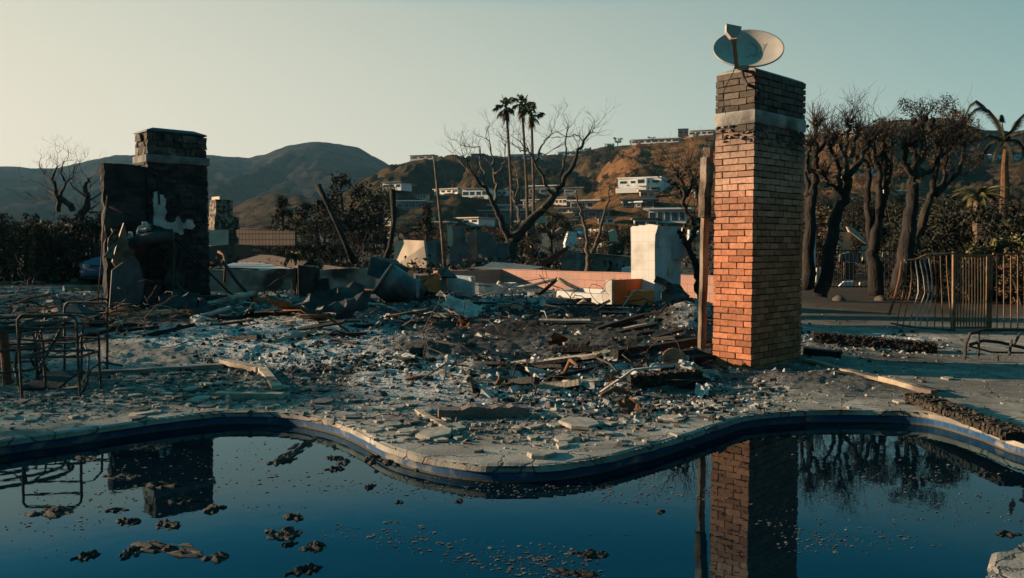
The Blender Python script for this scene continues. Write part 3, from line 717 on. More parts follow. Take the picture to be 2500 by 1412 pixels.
ledge(lambda w_, z, l, h, ex: mb.box(W2(-w_, FB - .05 + ex, z), (l, .10, h), RH, jit=.007), .11, FA, .2, ZT)
mb.build("ledge_stones", K['stone_dark'], lch)
pr_ = random.Random(4); rp_patch = []
for i in range(len(patch)):
    a_, b_ = patch[i], patch[(i + 1) % len(patch)]
    for k in range(6):
        q = a_.lerp(b_, k / 6); rp_patch.append(q + E2 * pr_.gauss(0, .010) + UP * pr_.gauss(0, .010))
mb = MB(); mb.slab([p + E1 * .032 for p in rp_patch], -E1 * .09); mb.build("bare_plaster", M('flaking_plaster', (.56, .56, .54), (.38, .38, .37), 5, .95, .5, 14, c3=(.22, .215, .21), det=8), lch)
mb = MB(); rg = []                                                         # lower flue with rough stucco
for i in range(22):
    z = .2 + (3.05 - .2) * i / 21; j = lambda: rnd.uniform(-.028, .028)
    rg.append([W2(-.24 + j(), -.80 + j(), z), W2(-.16 + j(), -.81 + j(), z), W2(-.07 + j(), -.79 + j(), z), W2(-.06 + j(), -.4 + j(), z), W2(-.06 + j(), -.006, z), W2(-.24, -.006, z)])
rg.append([p + UP * rnd.uniform(.0, .06) for p in rg[-1]])
mb.loft(rg); mb.build("side_flue", M("sooty_stucco", (.032, .031, .031), (.012, .012, .013), 3, .9, .4, 18, c3=(.06, .055, .05)), lch)
mb = MB(); rg = []
for zz, ex in ((ZT, .01), (ZT + .02, .03), (ZT + .15, .03), (ZT + .165, .005)):
    rg.append([W2(-FA - ex, -ex, zz), W2(ex, -ex, zz), W2(ex, FB + ex, zz), W2(-FA - ex, FB + ex, zz)])
mb.loft(rg); mb.build("cap_band", M("grey_band", (.23, .22, .205), (.10, .097, .093), 4, .9, .3, 30), lch)
mb = MB(); mb.box(W2(-FA / 2, FB / 2, ZT + .36), (FA - .1, FB - .1, .5), RH)
def rub(face, w0, w1, z0, z1):
    z = z0
    while z < z1 - .02:
        h = min(rnd.uniform(.10, .18), z1 - z); w_ = w0
        while w_ < w1 - .02:
            l = min(rnd.uniform(.10, .26), w1 - w_); face(w_ + l / 2, z + h / 2, l - .012, h - .012, rnd.uniform(-.02, .02)); w_ += l
        z += h
zt0, zt1 = ZT + .165, ZT + .62
rub(lambda w_, z, l, h, ex: mb.box(W2(-.06 + ex, w_, z), (.12, l, h), RH, jit=.018), .01, FB - .02, zt0, zt1)
rub(lambda w_, z, l, h, ex: mb.box(W2(-w_, .07 + ex, z), (l, .12, h), RH, jit=.018), .14, FA, zt0, zt1)
rub(lambda w_, z, l, h, ex: mb.box(W2(-w_, FB - .08 + ex, z), (l, .12, h), RH, jit=.018), .14, FA, zt0, zt1)
mb.build("rubble_stone_top", M("rubble_stone", (.15, .12, .09), (.03, .028, .026), 6, .9, .5, 25, isl=.5, c3=(.05, .045, .04)), lch)
mb = MB(); rg = []
for zz, ex in ((zt1 - .01, .0), (zt1 + .02, -.01), (zt1 + .10, -.2)):
    rg.append([W2(-FA - ex, -ex, zz), W2(ex, -ex, zz), W2(ex, FB + ex, zz), W2(-FA - ex, FB + ex, zz)])
mb.loft(rg); mb.build("mortar_crown", K['soot'], lch)
mb = MB(); mb.tube([onface(362, 418, .02), onface(384, 430, .05), onface(387, 460, .05), onface(389, 500, .05)], .022, 7); mb.build("flue_pipe", K['soot'], lch)
mb = MB(); mb.box(W2(.25, .75, .38), (.5, 1.25, .22), RH, jit=.02); mb.build("hearth", K['stone_dark'], lch)
# ================================================================ walls of the burnt house
def coursed(name, c1, c2, mortar, bw, rh, ms, offset=.5, stain=None, rough=.92, bump=.3):
    m, N, L, P = newmat(name); P.inputs["Roughness"].default_value = rough; P.inputs["Specular IOR Level"].default_value = .25
    g = nd(N, "NewGeometry"); d = nd(N, "VectorMath", operation='DOT_PRODUCT'); L.new(g.outputs["Position"], d.inputs[0]); d.inputs[1].default_value = tuple(E1 + E2)
    s = nd(N, "SeparateXYZ"); L.new(g.outputs["Position"], s.inputs[0]); c = nd(N, "CombineXYZ"); L.new(d.outputs["Value"], c.inputs[0]); L.new(s.outputs[2], c.inputs[1])
    b = nd(N, "TexBrick"); b.offset = offset; b.inputs["Scale"].default_value = 1; b.inputs["Brick Width"].default_value = bw; b.inputs["Row Height"].default_value = rh; b.inputs["Mortar Size"].default_value = ms
    b.inputs["Color1"].default_value = (*c1, 1); b.inputs["Color2"].default_value = (*c2, 1); b.inputs["Mortar"].default_value = (*mortar, 1); L.new(c.outputs[0], b.inputs[0])
    col = b.outputs[0]
    n = nd(N, "TexNoise"); n.inputs["Scale"].default_value = 1.7; n.inputs["Detail"].default_value = 7; L.new(g.outputs["Position"], n.inputs[0])
    if stain:
        r = nd(N, "ValToRGB"); r.color_ramp.elements[0].position = .5; r.color_ramp.elements[1].position = .72; L.new(n.outputs[0], r.inputs[0])
        x = nd(N, "Mix", data_type='RGBA'); L.new(r.outputs[0], x.inputs[0]); L.new(col, x.inputs[6]); x.inputs[7].default_value = (*stain, 1); col = x.outputs[2]
    L.new(col, P.inputs["Base Color"])
    bp = nd(N, "Bump"); bp.invert = True; bp.inputs["Strength"].default_value = bump; bp.inputs["Distance"].default_value = .01; L.new(b.outputs["Fac"], bp.inputs["Height"]); L.new(bp.outputs[0], P.inputs["Normal"])
    return m
K['tile'] = coursed("white_wall_tile", (.51, .50, .465), (.48, .47, .435), (.38, .355, .32), .152, .20, .0035, 0, (.30, .265, .215), .5, .25)
K['pinkblock'] = coursed("pink_block", (.42, .235, .18), (.39, .215, .165), (.20, .12, .095), .40, .20, .006, .5, (.30, .19, .15))
K['brickfar'] = coursed("old_brick_wall", (.15, .10, .078), (.12, .082, .066), (.065, .055, .048), .22, .075, .012, .5, (.08, .06, .05))
K['breeze'] = coursed("breeze_block", (.10, .07, .054), (.08, .058, .046), (.03, .026, .022), .30, .30, .04, 0)
def wall_rag(a, b, z0, z1, th, n=24, rag=.03, drop=None):
    """wall between two ground points with a broken top"""
    mb = MB(); a = V(a); b = V(b); d = (b - a).normalized(); nrm = V((-d.y, d.x, 0)) * th; rg = []
    for i in range(n + 1):
        t = i / n; p = a.lerp(b, t); h = z1 + rag * float(fbm(t * 9 + a.x, a.y, 5, 3)) * 2
        if drop: h -= drop(t)
        rg.append([V((p.x, p.y, z0)), V((p.x, p.y, h)), V((p.x, p.y, h + rag * .4 * rnd.uniform(-1, 1))) + nrm, V((p.x, p.y, z0)) + nrm])
    mb.loft(rg); return mb
pc = gp(1225, 712, .28); pc = V((-.3, 24.0, 0))
pr = pc + E1 * 7.6; plft = pc - E2 * 2.4
wl = thing("block_wall", "low pink painted block wall with a corner behind the white tiled bath", "wall", pc)
wall_rag(pc, pr, .1, .82, .19, 30, .006).build("long_side", K['pinkblock'], wl)
wall_rag(plft, pc - E2 * .0, .1, .815, .19, 12, .006).build("short_side", K['pinkblock'], wl)

G1 = gp(1497, 746, .29); G1 = V((G1.x, G1.y, .27)); 
def T(u, w_, z): return G1 + E1 * u + E2 * w_ + UP * (z - .27)
tb = thing("tiled_bath", "broken white tiled bath and shower wall with a side coloured orange as bounced glow", "bath", G1)
mb = MB(); mb.box(T(-.07, .47, .53), (.14, .94, .56), RH); mb.build("partition", coursed("bounce_glow_tile", (.94, .17, .035), (.90, .15, .03), (.48, .09, .025), .152, .20, .004, 0, (.55, .13, .03), .4, .1), tb)  # orange in the tile colour stands for warm bounced light on this side
mb = MB(); mb.box(T(-.075, -.03, .53), (.155, .055, .57), RH, jit=.004); mb.build("partition_end", K['tile'], tb)
mb = MB(); rg = []                                                          # back wall with a broken upper corner
prof = [(-.28, .1), (-.28, 1.0), (-.285, 1.5), (-.30, 1.90), (-.26, 1.93), (-.1, 1.925), (-.08, 1.945), (.12, 1.94), (.16, 1.965), (.30, 1.95), (.41, 1.93), (.37, 1.80), (.345, 1.74), (.335, 1.5), (.345, 1.0), (.343, .1)]
mb.loft([[T(u, .945, z) for u, z in prof], [T(u, 1.03, z) for u, z in prof]]); mb.build("back_wall", K['tile'], tb)
mb = MB(); mb.loft([[T(.335 + a, 1.032, z) for a, z in ((0, .1), (0, 1.5), (.05, 1.75), (.08, 1.92), (-.5, 1.9), (-.5, .1))], [T(.335 + a, 1.90, z) for a, z in ((0, .1), (0, 1.5), (0, 1.75), (.0, 1.93), (-.5, 1.9), (-.5, .1))]])
mb.box(T(.338, 1.22, 1.0), (.03, .12, 1.8), RH, jit=.01); mb.box(T(.338, 1.62, .95), (.025, .05, 1.6), RH, jit=.008); mb.box(T(.35, 1.12, 1.7), (.05, .16, .40), RH, jit=.03)
mb.build("bare_side", M("bare_backing_board", (.60, .60, .59), (.40, .41, .41), 3, .9, .25, 20, c3=(.15, .15, .15)), tb)
mb = MB(); mb.box(T(.40, 1.72, 1.42), (.12, .34, .38), RH, jit=.006); mb.box(T(.465, 1.75, 1.43), (.02, .24, .30), RH, jit=.004); mb.build("meter_box", M("grey_box", (.42, .43, .43), (.32, .33, .33), 5, .7, .1), tb)
mb = MB(); c = T(.36, 1.45, .98); mb.loft([[c + E1 * e + E2 * .06 * r * math.cos(a) + UP * .10 * r * math.sin(a) for a in (k * math.pi / 8 for k in range(16))] for e, r in ((0, 1), (.03, 1), (.035, .6))]); mb.build("cover_plate", K['cream'], tb)
mb = MB(); mb.box(T(.15, .72, .40), (.37, .44, .36), RH, jit=.004); mb.build("shower_bench", coursed("bench_glow_tile", (.94, .23, .065), (.90, .21, .06), (.36, .24, .15), .152, .20, .004, 0, None, .4, .1), tb)  # bench tiles coloured orange too, as if lit by the warm bounce
mb = MB(); mb.loft([[T(u, -.02, z) for u, z in p_] for p_ in [[(-.15, .1), (-.15, .52), (-.6, .50), (-1.2, .515), (-1.55, .53), (-1.62, .1)]]] + [[T(u, .11, z) for u, z in [(-.15, .1), (-.15, .53), (-.6, .515), (-1.2, .52), (-1.53, .54), (-1.6, .1)]]])
mb.box(T(-.85, .66, .46), (1.4, .10, .2), RH, jit=.01); mb.box(T(-1.54, .38, .42), (.12, .5, .25), RH, jit=.01); mb.build("bath_surround", K['tile'], tb)
mb = MB()
for k in range(9):
    a = T(-.75 + k * .07, .5, .50); b = T(-.60 + k * .05 + rnd.uniform(-.1, .1), .75, .78 + rnd.uniform(-.1, .04)); c = T(-.35 + k * .03, .55, .55); mb.tube([a, b, c], .009, 5)
tag(mb.build("wire_rack", K['iron'], origin=T(-.5, .5, .5)), "tangled burnt wire rack lying in the tiled bath", "rack")

# low burnt wall across the plot, with blackened top
a = gp(505, 716, .28); b = gp(915, 716, .28)
lw = tag(wall_rag((a.x, a.y, 0), (b.x, b.y, 0), .1, .90, .2, 50, .03).build("stucco_wall", K['stucco'], origin=(a.x, a.y, .28)), "low blackened stucco wall running behind the debris in mid picture", "wall")
a = gp(158, 737, .15); b = a + E2 * 2.6
tag(wall_rag(a, b, 0, .52, .16, 20, .02).build("stub_wall", M("scorched_stub", (.34, .24, .16), (.18, .13, .10), 3, .95, .3, 30, c3=(.05, .04, .035)), origin=a), "scorched stub wall in front of the blue car, its end lit orange", "wall")

# ================================================================ metal wreckage round the left chimney
hd = thing("metal_hood", "crushed round metal fireplace hood hanging before the dark chimney", "hood", onface(355, 600, .45))
hc = onface(362, 592, .5); mb = MB(); rg = []
for t, r in ((0, .02), (.02, .44), (.10, .52), (.22, .50), (.27, .35), (.28, .05)):
    rg.append([hc + V((math.cos(a) * r * .98, math.sin(a) * r * .55, .16 - t * 1.0 + .10 * math.cos(a) + .02 * math.sin(a * 3))) for a in (2 * math.pi * k / 26 for k in range(26))])
mb.loft(rg); mb.build("bowl", K['soot'], hd, smooth=True)
mb = MB(); e = lambda x, y, u=.45: onface(x, y, u)
mb.slab([e(300, 545), e(312, 590), e(300, 650), e(283, 655), e(272, 640), e(285, 590)], E1 * .05); mb.slab([e(325, 575), e(340, 600), e(300, 652), e(287, 645)], E1 * .04)
mb.build("torn_flap", M("torn_sheet", (.20, .15, .10), (.05, .045, .04), 6, .6, .4, 20, metal=.3), hd)
mb = MB()
for k in range(14): mb.box(e(rnd.uniform(318, 372), rnd.uniform(550, 580), rnd.uniform(.3, .6)), (.12, .05, .07), reul(*(rnd.uniform(0, 3) for _ in range(3))), jit=.03)
mb.build("fallen_plaster", K['ash_w'], hd)
mb = MB(); mb.tube([e(418, 560, .35), e(424, 600, .4), e(421, 660, .4), e(425, 740, .45), e(424, 768, .5)], .035, 8); mb.build("support_pipe", K['iron'], hd)
sp_ = onface(285, 795, .6)
q = [(272, 798), (263, 790), (272, 660), (300, 640), (325, 623), (338, 640), (352, 690), (345, 730), (318, 765), (300, 797)]
mb = MB(); mb.slab([onface(x, y, .62 + (798 - y) * .0004) for x, y in q], E1 * .03); tag(mb.build("metal_sheet", M("scorched_sheet", (.115, .12, .12), (.055, .06, .062), 2.5, .7, .15, 20, c3=(.04, .04, .042)), origin=sp_), "tall dark metal sheet leaning upright at the foot of the stone chimney", "metal sheet")
q0 = gp(150, 790, .2)
mb = MB(); Q = lambda x, y, dY=0: at(x, y, 13.6 + dY)
ff = [Q(135, 768), Q(182, 738, .4), Q(248, 768, .2), Q(225, 797, -.3), Q(150, 785, -.3)]
mb.slab(ff, V((0, .03, -.05))); mb.slab([Q(135, 768), Q(150, 785, -.3), Q(225, 797, -.3), Q(222, 806, -.2), Q(140, 800, -.2)], V((0, .05, -.01)))
tag(mb.build("folded_panel", K['soot'], origin=q0), "folded dark metal panel lying left of the upright sheet", "metal panel")
def rod(pts, r, mat, name, label, cat, group=None, n=6):
    mb = MB(); mb.tube(pts, r, n); return tag(mb.build(name, mat, origin=pts[0], smooth=True), label, cat, group)
rod([onface(262, 478, .4), onface(252, 560, .6), onface(247, 640, .75), onface(238, 742, .9)], .013, K['rust'], "leaning_rod", "long thin rusty rod leaning left of the stone chimney", "rod")
rod([onface(268, 505, .12), onface(340, 535, .25), onface(420, 575, .3), onface(500, 655, .35), onface(560, 715, .5), onface(640, 755, .9)], .02, K['char'], "burnt_cable", "thick black cable sagging across the stone chimney front", "cable")
rod([at(545, 640, 17.5), at(580, 690, 17), at(640, 755, 16), at(660, 775, 15.5)], .035, K['char'], "bent_pipe", "black bent pipe sloping down from the brick wall to the debris", "pipe")
rod([at(548, 690, 18), at(551, 640, 18.1), at(546, 622, 18.2), at(533, 615, 18.3)], .03, K['rust'], "curved_pipe", "rusty hooked pipe standing right of the stone chimney", "pipe")
rod([at(430, 690, 15.4), at(455, 715, 15.3), at(462, 742, 15.2)], .014, K['iron'], "bent_pipe", "thin bent rod hooked at the chimney foot", "rod")
rod([at(470, 752, 15), at(520, 742, 15.4), at(570, 728, 16), at(625, 716, 16.6)], .06, K['wood_pale'], "fallen_log", "long pale timber lying at the foot of the stone chimney", "timber", n=7)
rod([at(468, 778, 13.9), at(520, 765, 14.2), at(562, 752, 14.5)], .04, K['ash_w'], "ash_pipe", "pale pipe lying in the ash before the chimney", "pipe")

def crumple(p, sx, sy, eul, mat, name, label, seed, amp=.22, n=9):
    r_ = random.Random(seed); R = reul(*eul); G = [[V(((x / (n - 1) - .5) * sx * (1 + .2 * math.sin(y * 1.3 + seed)), (y / (n - 1) - .5) * sy, amp * sx * float(fbm(x * .45 + seed, y * .45, seed, 3)) + amp * .3 * sx * abs(math.sin(x * 1.1 + y * .6 + seed)))) for x in range(n)] for y in range(n)]
    up_ = [[p + R @ q for q in r] for r in G]; dn_ = [[p + R @ (q - V((0, 0, .012))) for q in r] for r in G]; mb = MB()
    mb.loft(up_, cap=False, closed=False); mb.loft(dn_[::-1], cap=False, closed=False)
    e = [(0, k) for k in range(n)] + [(k, n - 1) for k in range(1, n)] + [(n - 1, k) for k in range(n - 2, -1, -1)] + [(k, 0) for k in range(n - 2, 0, -1)]
    mb.loft([[up_[a][b] for a, b in e], [dn_[a][b] for a, b in e]], cap=False); return tag(mb.build(name, mat, origin=p), label, "metal sheet")
crumple(onface(345, 715, .5), .8, .6, (1.2, .2, .5), K['soot'], "crumpled_sheet", "large crumpled sheet standing behind the upright sheet at the chimney", 3)
crumple(onface(400, 745, .7), 1.1, .7, (.5, .1, .2), K['soot'], "crumpled_sheet", "black crumpled sheet on the hearth of the stone chimney", 5)
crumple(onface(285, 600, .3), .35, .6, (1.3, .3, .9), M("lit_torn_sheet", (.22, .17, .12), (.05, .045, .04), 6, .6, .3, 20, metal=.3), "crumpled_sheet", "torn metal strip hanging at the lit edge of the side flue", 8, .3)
crumple(onface(430, 660, .25), .35, 1.1, (1.45, .2, .8), K['soot'], "crumpled_sheet", "narrow burnt sheet hanging down the stone chimney front", 11, .3)
crumple(onground(470, 770) + UP * .15, .9, .6, (.3, .4, .2), K['soot'], "crumpled_sheet", "crumpled dark sheet in the ash right of the upright sheet", 13)
crumple(onground(820, 765) + UP * .18, 1.1, .8, (.35, -.3, .4), K['soot'], "crumpled_sheet", "crumpled dark sheet in the debris left of the tank", 17)
crumple(onground(690, 775) + UP * .12, .9, .6, (.25, .3, 1.0), K['rust'], "crumpled_sheet", "crumpled rusty sheet before the burnt cabinet", 19)
crumple(onground(1130, 770) + UP * .15, .8, .6, (.5, .3, .3), K['ash_w'], "crumpled_sheet", "crumpled pale sheet below the white appliance", 23)
crumple(onground(1650, 770) + UP * .15, .8, .6, (.8, .3, .6), K['soot'], "crumpled_sheet", "bent black sheet at the foot of the bare side of the tiled wall", 31)
# burnt stump box with an orange lit side, mid left
st = gp(735, 735, .28)
sb = thing("burnt_cabinet", "charred upright metal cabinet standing before the low stucco wall", "cabinet", st)
mb = MB(); mb.box(st + V((.12, .1, .34)), (.50, .35, .85), reul(.03, .05, .5), jit=.03); mb.box(st + V((.42, .2, .22)), (.28, .3, .6), reul(0, -.1, .3), jit=.03); mb.build("shell", K['soot'], sb)
mb = MB(); mb.beam(at(718, 745, st.y - .1), at(721, 655, st.y - .1), .09, .06, jit=.006, seg=4); mb.build("scorched_edge", K['rust'], sb)
mb = MB(); mb.tube([at(736, 655, st.y), at(750, 640, st.y), at(768, 648, st.y + .1), at(775, 690, st.y)], .03, 6); mb.build("handle_loop", K['char'], sb)

# cylinder tank, box panels and appliances left of the pink wall
tk = gp(960, 745, .28); tY = tk.y
tank = thing("water_tank", "dented grey cylinder tank lying tilted in the debris", "tank", tk)
ta, tbp = at(935, 680, tY - .2), at(1003, 725, tY - .1); ax = (tbp - ta); mb = MB(); R = frame(ax); rg = []
for i, (t, r) in enumerate(((-.06, .05), (-.05, .30), (0, .36), (.3, .37), (.65, .36), (1.0, .37), (1.25, .36), (1.28, .30), (1.28, .05))):
    rg.append([ta + ax * t + R @ V((math.cos(a) * r * (1 + .05 * math.sin(3 * a + t * 4)), math.sin(a) * r, 0)) for a in (2 * math.pi * k / 28 for k in range(28))])
mb.loft(rg); mb.build("body", M("sooty_enamel", (.16, .165, .165), (.05, .05, .05), 3, .5, .15, 20, c3=(.025, .024, .023), metal=.2), tank, smooth=True)
mb = MB(); mb.tube([ta + R @ V((math.cos(a) * .37, math.sin(a) * .37, 0)) for a in (k * math.pi / 14 for k in range(29))], .025, 6); mb.build("rim", K['rust'], tank)
mb = MB(); q = [at(899, 672, tY + .5), at(909, 628, tY + .8), at(955, 632, tY + 1.2), at(1000, 655, tY + 1), at(960, 690, tY + .5)]
mb.slab(q, V((.02, .05, -.02))); mb.slab([q[0], q[1], q[1] + V((.05, .6, .02)), q[0] + V((.05, .6, 0))], V((-.03, 0, 0)))
tag(mb.build("scrap_metal_panel", K['soot'], origin=q[0]), "dark bent metal panel standing behind the grey tank", "metal panel")
rod([at(1018, 765, tY - .5), at(1020, 715, tY - .5), at(1019, 672, tY - .5)], .035, M("peeling_pipe", (.34, .34, .33), (.10, .10, .10), 9, .8, .3), "peeling_pipe", "upright peeling grey pipe just right of the tank", "pipe")
rb = gp(1050, 722, .28); bx = thing("rusty_cabinet", "rust orange sheet metal cabinet side standing right of the tank", "cabinet", rb)
mb = MB(); mb.slab([at(1023, 674, tY), at(1026, 700, tY - .1), at(1050, 712, tY - .2), at(1080, 717, tY - .2), at(1080, 690, tY - .1), at(1073, 668, tY), at(1045, 669, tY + .05)], V((.03, .05, 0)))
mb.build("side_sheet", M("rust_orange_sheet", (.60, .15, .035), (.38, .10, .03), 5, .7, .3, 15, c3=(.14, .07, .035)), bx)
mb = MB(); mb.box(at(1052, 695, tY + .35), (.5, .5, .45), rotz(.7), jit=.03); mb.build("frame_box", K['soot'], bx)
rod([at(1030, 690, tY - .4), at(1062, 668, tY - .3), at(1090, 660, tY - .2)], .012, K['char'], "leaning_rod", "thin black rod leaning across the rusty cabinet", "rod")
wa = gp(1125, 728, .28); ap = thing("white_appliance", "white enamel appliance half buried right of the rusty cabinet", "appliance", wa)
mb = MB(); mb.loft([[at(1094, 724, tY + .4), at(1146, 724, tY + .2), at(1147, 678, tY + .2), at(1093, 675, tY + .4)], [at(1100, 722, tY + .9), at(1160, 722, tY + .7), at(1160, 675, tY + .8), at(1102, 671, tY + 1)]]); mb.build("body", M("scorched_enamel", (.62, .60, .55), (.42, .42, .41), 3, .5, .1, c3=(.20, .22, .23)), ap)
mb = MB(); mb.tube([at(1152, 726, tY + .2), at(1154, 690, tY + .2), at(1150, 676, tY + .2)], .05, 8); mb.build("corner_trim", K['ash_w'], ap)
mb = MB(); mb.tube([at(1082, 732, tY - .2), at(1084, 672, tY - .2)], .055, 8); mb.build("flue_stub", K['greywall'], ap)
mb = MB(); mb.slab([at(1070, 660, tY - .3), at(1088, 652, tY), at(1116, 676, tY - .2), at(1078, 676, tY - .5)], V((0, .03, -.03))); tag(mb.build("scrap_metal_panel", K['soot'], origin=at(1090, 665, tY)), "small dark blue metal flap perched on the appliances", "metal panel")
# white bathtub-like basin behind the debris
bb = gp(1200, 726, .28); mb = MB(); rg = []
for z, r in ((0, .9), (.30, 1.0), (.33, 1.02), (.33, .93), (.08, .8)):
    rg.append([bb + V((math.cos(a) * r * .62, math.sin(a) * r * .34 + .3, z)) for a in (2 * math.pi * k / 24 for k in range(24))])
mb.loft(rg); tag(mb.build("basin", M("chipped_enamel", (.5, .5, .48), (.3, .31, .31), 4, .5, .1, c3=(.08, .08, .08)), origin=bb), "chipped white basin sunk in the rubble before the pink wall", "basin")
rod([at(1060, 388, 25.5), at(1070, 480, 25.3), at(1080, 580, 25.1), at(1088, 690, 25)], [.035, .045, .055, .06], K['bark_b'], "leaning_post", "tall thin scorched post leaning left behind the appliances", "post", n=8)
# sticks and bent bars lying in the heap before the bath
for k, (a, b, r, mt, lab) in enumerate([((1362, 680), (1412, 706), .05, 'wood_pale', "pale charred stick angled down in front of the bath"), ((1242, 706), (1362, 682), .035, 'ash_w', "ashen bar sloping up to a joint before the pink wall"), ((1215, 690), (1250, 705), .05, 'ash_w', "short ash white timber end in the heap"), ((1315, 720), (1362, 680), .04, 'char', "black strut propped under the ashen bar"), ((1160, 726), (1215, 712), .03, 'wood_pale', "thin pale stick lying right of the white appliance"), ((1130, 690), (1200, 700), .012, 'char', "thin black rod resting against the pink wall")]):
    Yq = 18.2; rod([at(*a, Yq), at((a[0] + b[0]) / 2, (a[1] + b[1]) / 2 + 1.5, Yq + .05), at(*b, Yq + .1)], r, K[mt], "burnt_stick", lab, "stick", n=6)
rod([at(1060, 738, 16.4), at(1300, 742, 16.1), at(1500, 746, 15.9), at(1700, 752, 15.6)], .022, K['char'], "fallen_rail", "long black rail lying level in front of the tiled bath", "rail")
q = gp(1345, 785, .3); mb = MB(); mb.slab([at(1318, 748, 15.2), at(1420, 752, 15.0), at(1418, 790, 14.9), at(1330, 778, 15.0)], V((0, .04, 0))); tag(mb.build("scrap_metal_panel", K['soot'], origin=q), "square black metal panel standing below the bath in shade", "metal panel")

# ================================================================ patio furniture
def round_u(p, q, h, r=.07):
    """points of an inverted U between ground points p,q"""
    d = (q - p).normalized(); pts = [p]; n = 5
    for i in range(n + 1): a = math.pi / 2 * i / n; pts.append(p + UP * (h - r + r * math.sin(a)) + d * (r - r * math.cos(a)))
    for i in range(n + 1): a = math.pi / 2 * i / n; pts.append(q + UP * (h - r + r * math.cos(a)) - d * (r - r * math.sin(a)))
    pts.append(q); return pts
def metal_chair(loc, yaw, label, bend=0.0):
    t = thing("patio_chair", label, "chair", loc, "burnt metal patio chairs"); R = rotz(yaw); P_ = lambda x, y, z: V(loc) + R @ V((x, y, z))
    mb = MB(); pts = round_u(V((-.28, 0, 0)), V((.28, 0, 0)), .84); mb.tube([P_(p.x, p.y - .10 * max(0, p.z - .4) + bend * p.z, p.z) for p in pts], .0145, 8)
    for z in (.60, .72): mb.tube([P_(-.28, -.02 - bend, z), P_(0, -.05, z - .015), P_(.28, -.02, z)], .011, 6)
    mb.build("back_frame", K['iron'], t)
    mb = MB(); mb.tube([P_(x, y, .42) for x, y in ((-.28, .0), (-.28, .42), (-.22, .50), (.22, .50), (.28, .42), (.28, .0), (-.28, .0))], .013, 7)
    for k in range(5): mb.tube([P_(-.22 + k * .11, 0, .42), P_(-.22 + k * .11, .25, .40), P_(-.22 + k * .11, .49, .42)], .006, 5)
    mb.build("seat_frame", K['iron'], t)
    for s in (-1, 1):
        mb = MB(); mb.tube([P_(s * .28, .44, .42), P_(s * .28, .47, .0)], .0135, 7); mb.build("leg", K['iron'], t)
        mb = MB(); mb.tube([P_(s * .28, 0.0, .62), P_(s * .30, .2, .645), P_(s * .29, .42, .62), P_(s * .28, .46, .42)], .012, 7); mb.build("arm", K['iron'], t)
    return t
tc_ = gp(85, 925); tc_ = V((tc_.x, 8.75, 0))
tab = thing("patio_table", "round burnt metal patio table with its top gone, among chairs", "table", tc_)
circ = lambda r, z, n=36, ph=0: [tc_ + V((r * math.cos(a), r * math.sin(a), z + .012 * math.sin(2 * a))) for a in (2 * math.pi * k / n + ph for k in range(n + 1))]
mb = MB(); mb.tube(circ(.62, .71), .019, 8, cap=False); mb.build("outer_rim", K['iron'], tab)
mb = MB(); mb.tube(circ(.55, .655), .014, 8, cap=False); mb.tube(circ(.20, .68, 20), .012, 6, cap=False); mb.build("apron_ring", K['iron'], tab)
mb = MB(); mb.tube(circ(.40, .22), .012, 7, cap=False); mb.build("stretcher_ring", K['iron'], tab)
for k in range(6):
    a = k * math.pi / 3 + .3; d = V((math.cos(a), math.sin(a), 0)); mb = MB()
    mb.tube([tc_ + d * .60 + UP * .70, tc_ + d * .50 + UP * .5, tc_ + d * .36 + UP * .25, tc_ + d * .52], .017, 7); mb.build("leg", K['iron'], tab)
    mb = MB(); mb.tube([tc_ + d * .2 + UP * .68, tc_ + d * .61 + UP * .71], .009, 5); mb.build("spoke", K['iron'], tab)
mb = MB(); mb.tube([tc_ + V((.03, 0, .02)), tc_ + V((.0, 0, .62))], .045, 9); mb.build("centre_post", K['rust'], tab)
ca = gp(125, 975); metal_chair((ca.x, ca.y, 0), .06, "burnt metal patio chair with its back to the pool, nearest of the set")
cb_ = gp(20, 950); metal_chair((cb_.x - .25, cb_.y + .1, 0), -1.1, "burnt metal patio chair at the frame edge left of the round table", .05)
cc_ = V((tc_.x + .35, tc_.y + 1.0, 0)); metal_chair(cc_, 3.0, "burnt metal patio chair on the chimney side of the round table")
cd_ = V((tc_.x + 1.0, tc_.y - .1, 0))
rod([gp(202, 960), gp(202, 960) + UP * .03 + V((.05, 0, .1)), gp(215, 930) + V((.02, 0, .30)), gp(205, 900) + V((-.05, 0, .42))], .013, K['iron'], "bent_hoop", "bent metal hoop standing by the nearest patio chair", "hoop")
rod([gp(205, 935), gp(225, 925) + UP * .12, gp(250, 918) + UP * .16, gp(300, 914) + UP * .10], .013, K['iron'], "bent_hoop", "low bent metal bar arching over shards beside the patio set", "bar")
mb = MB(); q = gp(95, 955); mb.slab([q + V(p) for p in ((-.2, 0, .01), (.2, -.02, .01), (.3, .3, .16), (-.1, .3, .14))], V((0, 0, .02))); tag(mb.build("seat_pan", K['soot'], origin=q), "black metal seat pan lying flat under the patio table", "seat pan")
